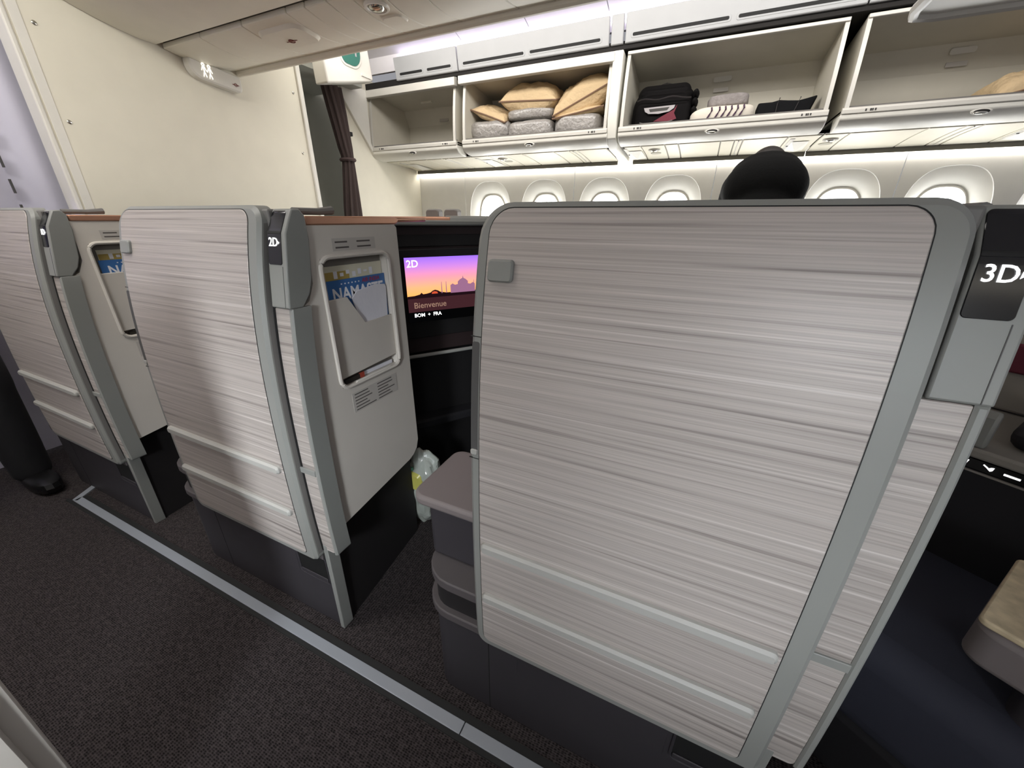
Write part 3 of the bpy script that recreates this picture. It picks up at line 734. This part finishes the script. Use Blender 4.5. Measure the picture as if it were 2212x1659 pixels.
# air grille panels above the bins
gr = [(-2.62, -2.0), (-1.995, -.795), (-.785, -.70), (-.69, .605), (.61, 1.9)]
for i, (a, b) in enumerate(gr):
    g = thing('air_grille', ((a+b)/2, 3.25, 2.24), ['short grille panel above the first bin by the exit sign', 'grille panel with two black slots above the pillow filled bin', 'narrow blank filler between the two grille panels', 'grille panel with two black slots above the backpack bin', 'grille panel at the top right corner above the last bin'][i], 'grille', 'air grille panels above the bins')
    def gm(u, w, d, o=0): return (u, 3.285-(w-2.24)*.16+d+o, w)
    MB().slab(a+.002, b-.002, 2.243, 2.395, .004, gm, .02, .004, 3).build('panel', 'grille_grey', g)
    if b-a > .3:
        n = 2
        for k in range(n):
            s0 = a+.05+k*(b-a-.06)/n; s1 = s0+(b-a-.06)/n-.05
            MB().slab(s0-.012, s1+.012, 2.262, 2.298, .014, lambda u, w, d: gm(u, w, d, -.002), .004, .0015, 3).build('slot_frame', 'grille_grey', g)
            MB().slab(s0, s1, 2.272, 2.289, .008, lambda u, w, d: gm(u, w, d, -.004), .004, .0005, 3).build('slot', 'gap_black', g)
# service panels under the bins, washed by a light strip
def service(x0, x1, spec, label):
    Sv = thing('service_panel', ((x0+x1)/2, 3.7, 1.63), label, 'service panel', 'service panels under the far bins')
    def pz_(y): return 1.662-.028*((y-3.45)/.5)**2
    def bottom(u, y, d): return (u, y, pz_(y)+d)
    MB().grid(lambda i, j: (x0+(x1-x0)*i, 3.44+.53*j, pz_(3.44+.53*j)+.006), 1, 6).build('backing', 'psu_gap', Sv)
    for k, (a, b, kind) in enumerate(spec):
        xa, xb = x0+(x1-x0)*a, x0+(x1-x0)*b
        MB().slab(xa+.004, xb-.004, 3.47, 3.955, .004, bottom, .006, .002, 6).build('cover_plate', 'psu_cream', Sv)
        xm = (xa+xb)/2
        if kind == 'light':
            MB().tube([(xm+.038*math.cos(t*PI/10), 3.62+.038*math.sin(t*PI/10), pz_(3.62)-.003) for t in range(20)], .007, 6, True).build('light_ring', 'bin_rim', Sv)
            MB().ell((xm, 3.62, pz_(3.62)-.004), .028, .028, .014, 14, 8).build('reading_light', 'chrome', Sv)
            MB().slab(xm-.04, xm+.04, 3.72, 3.78, .028, lambda u, y, d: (u, y, pz_(y)-.003+d), .004, .001, 4).build('speaker', 'speaker_grey', Sv)
        if kind == 'sign':
            MB().add([(xm-.06, 3.90, pz_(3.9)-.002), (xm+.06, 3.90, pz_(3.9)-.002), (xm, 3.80, pz_(3.8)-.03), (xm-.05, 3.62, pz_(3.62)-.004), (xm+.05, 3.62, pz_(3.62)-.004)], [(0, 1, 2), (0, 2, 3), (2, 1, 4), (3, 2, 4)]).build('sign_fin', 'bin_shell', Sv, smooth=False)
            MB().slab(xm-.075, xm-.045, 3.52, 3.86, .01, lambda u, y, d: (u, y, pz_(y)-.004+d), .005, .002, 4).build('sign_bar', 'bin_rim', Sv)
            MB().ell((xm-.06, 3.74, pz_(3.74)-.006), .008, .008, .003, 8, 4).build('sensor', 'ink_dark', Sv)
        if kind == 'rib':
            MB().tube([(xm, 3.48+.05*t, pz_(3.48+.05*t)-.002) for t in range(10)], .004, 6).build('rib', 'bin_rim', Sv)
    MB().px([(3.957, 1.604), (3.975, 1.604), (3.975, 1.64), (3.957, 1.64)], x0, x1).build('edge_rail', 'psu_gap', Sv, smooth=False)
    return Sv
service(-2.98, -.79, ((0, .05, ''), (.05, .12, 'sign'), (.12, .22, ''), (.22, .30, ''), (.30, .335, 'rib'), (.335, .44, ''), (.44, .52, 'sign'), (.52, .59, 'light'), (.59, .67, ''), (.67, .80, ''), (.80, .86, ''), (.86, .89, 'rib'), (.89, 1, '')), 'long cream service panel under the pillow bin and empty bin')
service(-.66, .60, ((0, .10, 'sign'), (.10, .235, 'light'), (.235, .31, ''), (.31, .53, ''), (.53, .60, ''), (.60, .64, 'rib'), (.64, .85, ''), (.85, 1, 'sign')), 'cream service panel under the backpack bin')
service(.605, 2.1, ((0, .09, 'light'), (.09, .34, ''), (.34, .45, ''), (.45, .50, 'rib'), (.50, .66, ''), (.66, .78, 'sign'), (.78, .9, 'light'), (.9, 1, '')), 'cream service panel under the right frame edge bin')
ws = struct(MB().box(-2.97, 2.1, 3.979, 3.992, 1.606, 1.616).build('trim_5', 'wash_glow', smooth=False))
ws['label'] = 'light strip washing the top of the window wall'

# --- curtain gathered with a tie
cu = thing('curtain', (-2.9, 2.86, 0), 'dark brown curtain gathered and tied beside the grey wall', 'curtain')
def curt(i, j):
    z = 2.12-j*2.1; a = 2*PI*i
    wy = np.interp(z, [.0, 1.2, 1.55, 1.62, 1.70, 2.12], [.085, .078, .05, .043, .058, .078])
    cx = np.interp(z, [0, 1.2, 1.62, 2.12], [2.80, 2.865, 2.885, 2.815])
    pl = 1+.22*math.sin(9*a+.6*math.sin(4*z))*(.4+.6*min(1, abs(z-1.62)*3))
    return (-2.9+.05*math.sin(a)*pl, float(cx)+float(wy)*math.cos(a)*pl, z)
MB().grid(curt, 72, 40).build('drape', 'curtain_brown', cu, angle=80)
MB().tube([(-2.9+.06*math.sin(t*PI/8), 2.885+.052*math.cos(t*PI/8), 1.615) for t in range(16)], .014, 6, True).build('tie', 'curtain_tie', cu)
MB().box(-2.92, -2.88, 2.93, 2.96, 1.80, 1.83).tube([(-2.9, 2.90, 1.77), (-2.9, 2.955, 1.82)], .012, 6).build('curtain_hook', 'gap_black', cu)

# --- exit sign box over the far aisle
ex = thing('exit_sign', (-2.6, 2.75, 2.1), 'white wedge shaped exit sign box with green emblem near the curtain', 'sign')
MB().prism([(2.46, 2.02), (2.90, 2.13), (2.93, 2.15), (2.90, 2.36), (2.44, 2.36)], -2.68, -2.56, lambda u, v, a: (a, u, v)).build('housing', 'trim_white', ex, bevel=.012, seg=3)
MB().slab(2.60, 2.82, 2.17, 2.32, (.02, .02, .10, .06), lambda u, w, d: (-2.555-d, u, w), .008, .003, 10).build('emblem_rim', 'trim_white', ex)
em = MB().slab(2.615, 2.805, 2.185, 2.31, (.02, .02, .09, .05), lambda u, w, d: (-2.552-d, u, w), .004, .001, 10).build('emblem', 'exit_green', ex)
MB().add([(-2.5505, 2.64, 2.31), (-2.5505, 2.70, 2.31), (-2.5505, 2.69, 2.255), (-2.5505, 2.665, 2.265)], [(0, 1, 2, 3)]).add([(-2.5505, 2.75, 2.30), (-2.5505, 2.765, 2.30), (-2.5505, 2.765, 2.25), (-2.5505, 2.75, 2.25)], [(0, 1, 2, 3)]).build('running_figure', 'logo_white', em, smooth=False)
MB().box(-2.560, -2.554, 2.80, 2.90, 2.148, 2.162).build('slot_line', 'trim_white', ex, smooth=False)
MB().box(-2.70, -2.62, 2.40, 2.93, 2.36, 2.5).build('mount', 'trim_white', ex, smooth=False)

# ================================================================== CENTRE OVERHEAD
cb = thing('centre_bin', (-1.5, 1.35, 1.96), 'closed grey centre bin above the cream partition at the upper left', 'overhead bin')
def cbz(y): return float(np.interp(y, [.4, .8, 1.19, 1.33, 1.45, 1.52], [2.36, 2.17, 2.03, 1.992, 1.975, 1.972]))
prof = [(y, cbz(y)) for y in np.linspace(.4, 1.52, 16)]
MB().px(prof+[(1.52, 2.04), (.4, 2.45)], -2.745, .42).build('bin_door', 'centre_psu', cb)
MB().box(-2.745, .42, 1.50, 2.0, 2.02, 2.05).build('bin_floor', 'gap_black', cb, smooth=False)
MB().px([(1.96, 1.99), (2.0, 2.0), (2.10, 2.10), (2.26, 2.5), (2.2, 2.5), (1.96, 2.04)], -2.745, .42).build('bin_door', 'centre_psu', cb)
ps = thing('centre_service_panel', (-1.5, 1.74, 1.94), 'long cream centre service panel with reading lights under the closed bin', 'service panel')
def psz(y): return 1.968-.026*math.sin(max(0, min(1, (y-1.535)/.40))*PI)
seg = [-2.745, -2.42, -2.10, -1.80, -1.685, -1.56, -1.44, -1.30, -1.14, -.86, -.70, -.42, -.10, .15, .42]
for a, b in zip(seg[:-1], seg[1:]):
    MB().slab(a+.0015, b-.0015, 1.552, 1.93, .006, lambda u, y, d: (u, y, psz(y)+d), .02, .003, 10).build('cover_plate', 'centre_psu', ps)
MB().tube([(-2.745, 1.945, 1.962), (.42, 1.945, 1.962)], .02, 10).build('edge_rail', 'centre_psu', ps)
MB().box(-2.745, .42, 1.56, 1.945, 1.988, 2.0).build('backing', 'psu_gap', ps, smooth=False)
MB().tube([(-1.37+.045*math.cos(t*PI/10), 1.635+.045*math.sin(t*PI/10), psz(1.635)-.002) for t in range(20)], .008, 6, True).build('light_ring', 'bezel_white', ps)
MB().ell((-1.37, 1.635, psz(1.635)-.004), .032, .032, .014, 14, 8).build('reading_light', 'chrome', ps)
MB().slab(-1.42, -1.31, 1.70, 1.78, .03, lambda u, y, d: (u, y, psz(y)-.006+d), .01, .006, 4).build('call_light', 'centre_psu', ps)
MB().tube([(-.62+.06*math.cos(t*PI/10), 1.66+.05*math.sin(t*PI/10), psz(1.66)-.002) for t in range(20)], .009, 6, True).build('light_ring', 'bezel_white', ps)
MB().ell((-.62, 1.66, psz(1.66)-.004), .036, .036, .014, 14, 8).build('reading_light', 'chrome', ps)
MB().slab(-2.10, -1.80, 1.60, 1.76, .06, lambda u, y, d: (u, y, psz(y)-.012+d), .02, .012, 6).build('sign_pod', 'centre_psu', ps)
MB().box(-1.985, -1.915, 1.688, 1.692, psz(1.69)-.0135, psz(1.69)-.0125).tube([(-1.95+.014*math.cos(t*PI/6), 1.69+.014*math.sin(t*PI/6), psz(1.69)-.013) for t in range(12)], .0025, 5, True).build('no_smoking_mark', 'ink_red', ps)
# lavatory sign on the partition
ls = thing('lavatory_sign', (-2.70, 1.77, 1.86), 'lit white restroom sign box hanging on the cream partition', 'sign')
MB().slab(1.635, 1.915, 1.868, 1.955, (.01, .02, .03, .06), lambda u, w, d: (-2.695-d, u, w-(u-1.635)*.09), .05, .008, 8).build('housing', 'trim_white', ls)
def figure(y0):
    mb = MB(); x = -2.6935; dz = -(y0-1.635)*.09
    mb.tube([(x, y0+.007*math.cos(t*PI/4), 1.940+dz+.007*math.sin(t*PI/4)) for t in range(8)], .0028, 5, True)
    mb.tube([(x, y0, 1.930+dz), (x, y0, 1.90+dz)], .003, 5).tube([(x, y0-.013, 1.912+dz), (x, y0-.006, 1.929+dz), (x, y0+.006, 1.929+dz), (x, y0+.013, 1.912+dz)], .0026, 5)
    mb.tube([(x, y0-.008, 1.884+dz), (x, y0-.003, 1.902+dz), (x, y0+.003, 1.902+dz), (x, y0+.008, 1.884+dz)], .0026, 5)
    mb.build('restroom_figure', 'sign_glow', ls)
figure(1.706); figure(1.736)
MB().box(-2.6945, -2.693, 1.855, 1.893, 1.878, 1.882).tube([(-2.694, 1.874+.008*math.cos(t*PI/6), 1.880+.008*math.sin(t*PI/6)) for t in range(12)], .0015, 5, True).build('no_smoking_mark', 'ink_red', ls)
# dropped centre bin bucket at the upper right
ob = thing('lowered_bin', (.9, 1.7, 1.75), 'pale lowered centre bin floor cutting into the upper right corner', 'overhead bin')
MB().pz(rrect(.50, 1.9, 1.25, 2.02, (.01, .01, .01, .05)), 1.765, 1.80).build('bucket_floor', 'bin_shell', ob, bevel=.004)
MB().tube([(.495, 1.25, 1.77), (.492, 1.96, 1.768), (.505, 2.015, 1.766), (.56, 2.035, 1.766), (1.9, 2.035, 1.766)], .016, 8).build('bucket_rim', 'bin_rim', ob)

# ================================================================== LUGGAGE AND BEDDING
def pillow(name, c, sx, sy, sz, rx, ry, rz, m_, label, cat, group=None, crease=.0, seed=1, piping=None):
    """soft cushion with pinched corners"""
    mb = MB(); N = 34
    def f(top):
        def g(i, j):
            u, v = 2*i-1, 2*j-1
            h = max(0, (1-abs(u)**3.2)*(1-abs(v)**3.2))**.5
            k = 1-.10*(1-abs(u)**2)*abs(v)**2-.10*(1-abs(v)**2)*abs(u)**2
            n = noise.noise(Vector((u*2.3+seed, v*2.3, seed*1.7)))*.22+noise.noise(Vector((u*5+seed, v*5, 3)))*.10+noise.noise(Vector((u*11+seed, v*9, 7)))*.05
            return (sx*u*k, sy*v*k, (1 if top else -1)*sz*h*(1+n))
        return g
    mb.grid(f(True), N, N); mb.grid(f(False), N, N, True)
    M = Matrix.Translation(c) @ Matrix.Rotation(rz, 4, 'Z') @ Matrix.Rotation(ry, 4, 'Y') @ Matrix.Rotation(rx, 4, 'X')
    mb.xf(M)
    t = thing(name, (c[0], c[1], c[2]-sz), label, cat, group)
    mb.build('cover', m_, t, angle=70)
    if piping:
        pts = []
        for k in range(48):
            a = k/48*4; q = int(a); s_ = 2*(a-q)-1
            u, v = [(s_, -1), (1, s_), (-s_, 1), (-1, -s_)][q]
            kk = 1-.10*(1-abs(u)**2)*abs(v)**2-.10*(1-abs(v)**2)*abs(u)**2
            pts.append(tuple(M @ Vector((sx*u*kk, sy*v*kk, 0))))
        MB().tube(pts, .006, 5, True).build('piping', piping, t)
    return t
def roll(name, c, sx, sy, sz, rz, m_, label, cat, group, seed, tilt=0):
    mb = MB(); mb.ell((0, 0, 0), sx, sy, sz, 36, 20, .45)
    mb.v = [(x*(1+.06*noise.noise(Vector((x*14, y*14, z*14+seed)))), y*(1+.10*noise.noise(Vector((x*12+5, y*12, z*12+seed)))), z*(1+.16*noise.noise(Vector((x*11, y*13+9, z*9+seed))))) for x, y, z in mb.v]
    mb.xf(Matrix.Translation(c) @ Matrix.Rotation(rz, 4, 'Z') @ Matrix.Rotation(tilt, 4, 'Y'))
    o = mb.build(name, m_, None, org=(c[0], c[1], c[2]-sz), angle=70)
    return tag(o, label, cat, group)
FZ = 1.766
gb = 'plastic wrapped grey blankets in the bin'
roll('wrapped_blanket', (-1.80, 3.52, FZ+.078), .185, .13, .076, .03, 'blanket_grey', 'plastic wrapped grey blanket at the left end, under the tipped small pillow', 'blanket', gb, 1)
roll('wrapped_blanket', (-1.425, 3.52, FZ+.066), .195, .13, .064, 0, 'blanket_grey', 'plastic wrapped grey blanket in the middle of the pillow bin floor', 'blanket', gb, 2)
roll('wrapped_blanket', (-1.03, 3.52, FZ+.072), .185, .13, .068, -.03, 'blanket_grey', 'plastic wrapped grey blanket at the right end, under the big pillow', 'blanket', gb, 3)
roll('wrapped_blanket', (-1.44, 3.54, FZ+.175), .20, .12, .040, .02, 'blanket_grey', 'thin wrapped grey blanket lying beneath the topmost pillow', 'blanket', gb, 4)
gp = 'beige pillows in the bin'
pillow('pillow', (-1.785, 3.54, FZ+.212), .17, .15, .05, .25, .34, 0, 'pillow_beige', 'small beige pillow tipped down at the left of the pillow bin', 'pillow', gp, seed=2, piping='pillow_dark')
pillow('pillow', (-1.44, 3.56, FZ+.292), .245, .17, .10, .25, .06, 0, 'pillow_beige', 'plump beige pillow on top of the thin wrapped blanket', 'pillow', gp, seed=5, piping='pillow_dark')
pillow('pillow', (-1.015, 3.56, FZ+.262), .24, .17, .11, .28, -.38, 0, 'pillow_beige', 'large beige pillow leaning at the right of the pillow bin', 'pillow', gp, seed=8, piping='pillow_dark')
pillow('pillow', (-1.02, 3.53, FZ+.150), .20, .15, .028, .1, -.13, 0, 'pillow_beige', 'flat beige pillow squeezed under the large leaning pillow', 'pillow', gp, seed=11, piping='pillow_dark')
pillow('pillow', (1.52, 3.54, FZ+.09), .22, .16, .075, .2, -.25, 0, 'pillow_beige', 'beige pillow in the bin at the right frame edge', 'pillow', gp, seed=14, piping='pillow_dark')
# backpack
bp_ = thing('backpack', (-.42, 3.52, FZ), 'black backpack with a red and white badge in the overhead bin', 'backpack')
def bm_(y0, o=0): return lambda u, w, d: (u, y0+d+.02*((w-1.9)*4)**2+.06*((u+.42)/.22)**4, w)
MB().slab(-.635, -.205, FZ+.002, 2.025, (.12, .09, .05, .03), bm_(3.46), .28, .05, 18).build('main_body', 'bag_black', bp_, angle=60)
MB().slab(-.595, -.225, FZ+.01, 1.935, (.04, .04, .03, .03), bm_(3.43), .06, .025, 10).build('front_pocket', 'bag_black', bp_, angle=60)
MB().slab(-.60, -.24, 1.955, 2.045, (.06, .05, .03, .03), bm_(3.475), .2, .03, 8).build('top_pocket', 'bag_black', bp_, angle=60)
MB().tube([(-.59+.36*t/12, 3.425+.06*((-.59+.36*t/12+.42)/.22)**4, 1.943+.006*math.sin(t)) for t in range(13)], .005, 5).build('zip', 'bag_piping', bp_)
MB().tube([(-.47, 3.60, 2.03), (-.465, 3.60, 2.055), (-.42, 3.60, 2.066), (-.375, 3.60, 2.055), (-.37, 3.60, 2.03)], .010, 6).build('grab_handle', 'bag_piping', bp_)
for k in range(4): MB().ell((-.205, 3.53, 1.82+.05*k), .022, .08, .028, 10, 6).build('side_pleat', 'bag_black', bp_)
bd = MB(); yb = 3.427
bd.add([(-.535, yb, 1.895), (-.325, yb, 1.898), (-.33, yb, 1.88), (-.36, yb, 1.862), (-.43, yb, 1.853), (-.50, yb, 1.858), (-.525, yb, 1.872)], [(0, 1, 2, 3, 4, 5, 6)]); ba = bd.build('badge', 'logo_white', bp_, smooth=False)
MB().add([(-.50, yb-.001, 1.886), (-.36, yb-.001, 1.888), (-.375, yb-.001, 1.870), (-.49, yb-.001, 1.868)], [(0, 1, 2, 3)]).build('badge_print', 'ink_dark', ba, smooth=False)
MB().add([(-.31, yb-.002, 1.898), (-.33, yb-.002, 1.87), (-.40, yb-.002, 1.838), (-.46, yb-.002, 1.808), (-.34, yb-.002, 1.803), (-.305, yb-.002, 1.815), (-.325, yb-.002, 1.85)], [(0, 1, 2, 3, 4, 5, 6)]).build('badge_wing', 'maroon', ba, smooth=False)
MB().tube([(-.555, yb-.004, 1.806), (-.53, yb-.004, 1.80), (-.36, yb-.004, 1.80), (-.33, yb-.004, 1.806)], .0035, 5).tube([(-.54, yb-.004, 1.782), (-.34, yb-.004, 1.782)], .003, 5).build('badge_line', 'frame_dark', ba)
# folded striped blanket, grey blanket on it
fb = thing('folded_blanket', (-.02, 3.53, FZ), 'white folded blanket with dark purple stripes beside the backpack', 'blanket')
mb = MB(); mb.ell((-.02, 3.53, FZ+.052), .20, .14, .053, 36, 16, .5)
mb.v = [(x, y, z*1+.006*noise.noise(Vector((x*9, y*9, z*9)))-(.03*max(0, -(x+.06))*2)) for x, y, z in mb.v]
fo = mb.build('fold', 'blanket_cream', fb, angle=70)
for k in range(6):
    x = -.085+.036*k+(.0 if k > 1 else -.012*(1-k))
    MB().tube([(x-.012, 3.391, FZ+.018), (x+.004, 3.386, FZ+.045), (x+.016, 3.388, FZ+.070), (x+.012, 3.395, FZ+.088)], .0055, 5).build('stripe', 'stripe_purple', fo)
roll('plain_blanket', (.005, 3.55, FZ+.135), .125, .11, .040, .02, 'blanket_plain', 'fluffy plain grey blanket lying on the striped blanket', 'blanket', None, 9)
# tote bag
tb = thing('tote_bag', (.35, 3.52, FZ), 'slouched black tote bag with thin cords at the bin right end', 'bag')
MB().py([(.19, FZ), (.48, FZ), (.515, 1.885), (.47, 1.875), (.42, 1.865), (.36, 1.870), (.31, 1.876), (.27, 1.868), (.19, 1.868)], 3.46, 3.62).build('bag_body', 'tote_black', tb, bevel=.012, seg=3)
MB().tube([(.30, 3.455, 1.80), (.30, 3.45, 1.85), (.31, 3.47, 1.888)], .003, 5).build('cord', 'bag_piping', tb)
MB().tube([(.40, 3.455, 1.80), (.415, 3.45, 1.85), (.425, 3.47, 1.883)], .003, 5).build('cord', 'bag_piping', tb)

# ================================================================== PEOPLE
def capsule(mb, a, b, ra, rb, n=16):
    a, b = Vector(a), Vector(b); t = (b-a); L = t.length; t.normalize()
    up = Vector((0, 0, 1)) if abs(t.z) < .9 else Vector((1, 0, 0)); u = t.cross(up).normalized(); v = t.cross(u); rings = []
    for k in range(1, 6):
        ang = -PI/2+PI/2*k/6; rings.append((a+t*ra*math.sin(ang), ra*math.cos(ang)))
    rings += [(a, ra), (b, rb)]
    for k in range(1, 6):
        ang = PI/2*k/6; rings.append((b+t*rb*math.sin(ang), rb*math.cos(ang)))
    return mb.loft([[tuple(c+r*(math.cos(2*PI*i/n)*u+math.sin(2*PI*i/n)*v)) for i in range(n)] for c, r in rings])
def skinify(o, vox=.014, it=6):
    r = o.modifiers.new('remesh', 'REMESH'); r.mode = 'VOXEL'; r.voxel_size = vox; r.use_smooth_shade = True
    s_ = o.modifiers.new('smooth', 'SMOOTH'); s_.factor = .5; s_.iterations = it
    return o
# passenger bending over in the far aisle, back to the camera
px_, py_ = .262, 2.62
pe = thing('person', (px_, py_, 0), 'person in a black top bending over in the far aisle, back turned', 'person')
mb = MB()
for s_ in (-1, 1):
    capsule(mb, (px_+s_*.10, py_, .90), (px_+s_*.11, py_-.02, .50), .095, .07)
    capsule(mb, (px_+s_*.11, py_-.02, .50), (px_+s_*.11, py_-.04, .09), .065, .045)
    capsule(mb, (px_+s_*.145, py_+.10, 1.325), (px_+s_*.165, py_+.32, 1.13), .065, .05)
    capsule(mb, (px_+s_*.17, py_+.32, 1.14), (px_+s_*.10, py_+.50, 1.04), .046, .034)
mb.ell((px_, py_, .95), .18, .15, .16); mb.ell((px_, py_+.02, 1.14), .175, .15, .20)
mb.ell((px_, py_+.08, 1.315), .205, .16, .165); mb.ell((px_, py_+.13, 1.385), .175, .14, .115)
capsule(mb, (px_, py_+.18, 1.42), (px_, py_+.26, 1.43), .06, .055)
skinify(mb.build('body', 'jacket_black', pe, angle=80))
hd = MB(); hd.ell((px_+.01, py_+.30, 1.415), .082, .105, .098, 24, 16); capsule(hd, (px_, py_+.24, 1.43), (px_, py_+.30, 1.44), .055, .055)
hd.ell((px_+.01, py_+.405, 1.39), .016, .02, .018, 10, 6)
for s_ in (-1, 1): hd.ell((px_+.01+s_*.083, py_+.30, 1.41), .010, .020, .030, 8, 6)
skinify(hd.build('head', 'skin', pe, angle=80), .01, 4)
MB().ell((px_+.01, py_+.285, 1.447), .094, .108, .095, 24, 16).build('hair', 'hair', pe)
for s_ in (-1, 1):
    MB().ell((px_+s_*.11, py_+.03, .035), .045, .125, .04, 16, 8, .8).build('shoe', 'shoe_black', pe)
    h = MB(); c = Vector((px_+s_*.09, py_+.54, 1.02)); h.ell(tuple(c), .04, .05, .018, 12, 8)
    for q in range(4): capsule(h, c+Vector((-.026+.017*q, .03, 0)), c+Vector((-.028+.018*q, .095+.008*(q in (1, 2)), -.02)), .009, .007, 8)
    capsule(h, c+Vector((-s_*.03, 0, 0)), c+Vector((-s_*.058, .045, -.015)), .010, .008, 8)
    h.build('hand', 'skin', pe)
# crew member in dark uniform standing at the left frame edge
qx, qy = -2.60, .30
p2 = thing('person', (qx, qy, 0), 'person in black clothes standing in the aisle at the left edge', 'person')
mb = MB()
for s_ in (-1, 1):
    capsule(mb, (qx, qy+s_*.095, .90), (qx+.01, qy+s_*.11, .50), .105, .085)
    capsule(mb, (qx+.01, qy+s_*.11, .50), (qx, qy+s_*.115, .09), .082, .065)
    capsule(mb, (qx, qy+s_*.19, 1.40), (qx-.03, qy+s_*.25, 1.12), .06, .05)
    capsule(mb, (qx-.03, qy+s_*.25, 1.12), (qx+.06, qy+s_*.22, .90), .046, .035)
mb.ell((qx, qy, .98), .14, .18, .17); mb.ell((qx, qy, 1.18), .13, .165, .20); mb.ell((qx, qy, 1.36), .13, .20, .14)
capsule(mb, (qx, qy, 1.45), (qx+.01, qy, 1.53), .058, .055)
skinify(mb.build('body', 'trouser_black', p2, angle=80))
hd = MB(); hd.ell((qx+.02, qy, 1.62), .098, .08, .115, 24, 16); hd.ell((qx+.118, qy, 1.61), .018, .014, .02, 8, 6)
for s_ in (-1, 1): hd.ell((qx+.01, qy+s_*.082, 1.61), .02, .01, .03, 8, 6)
skinify(hd.build('head', 'skin', p2, angle=80), .01, 4)
MB().ell((qx-.005, qy, 1.652), .104, .092, .095, 24, 16).build('hair', 'hair', p2)
for s_ in (-1, 1):
    MB().ell((qx+.05, qy+s_*.115, .04), .135, .05, .045, 16, 8, .8).build('shoe', 'shoe_black', p2)
    h = MB(); c = Vector((qx+.075, qy+s_*.215, .85)); h.ell(tuple(c), .018, .036, .05, 12, 8)
    for q in range(4): capsule(h, c+Vector((.004, -.026+.017*q, -.03)), c+Vector((.022, -.026+.017*q, -.095-.008*(q in (1, 2)))), .009, .007, 8)
    capsule(h, c+Vector((.012, -s_*.028, 0)), c+Vector((.035, -s_*.05, -.045)), .010, .008, 8)
    h.build('hand', 'skin', p2)
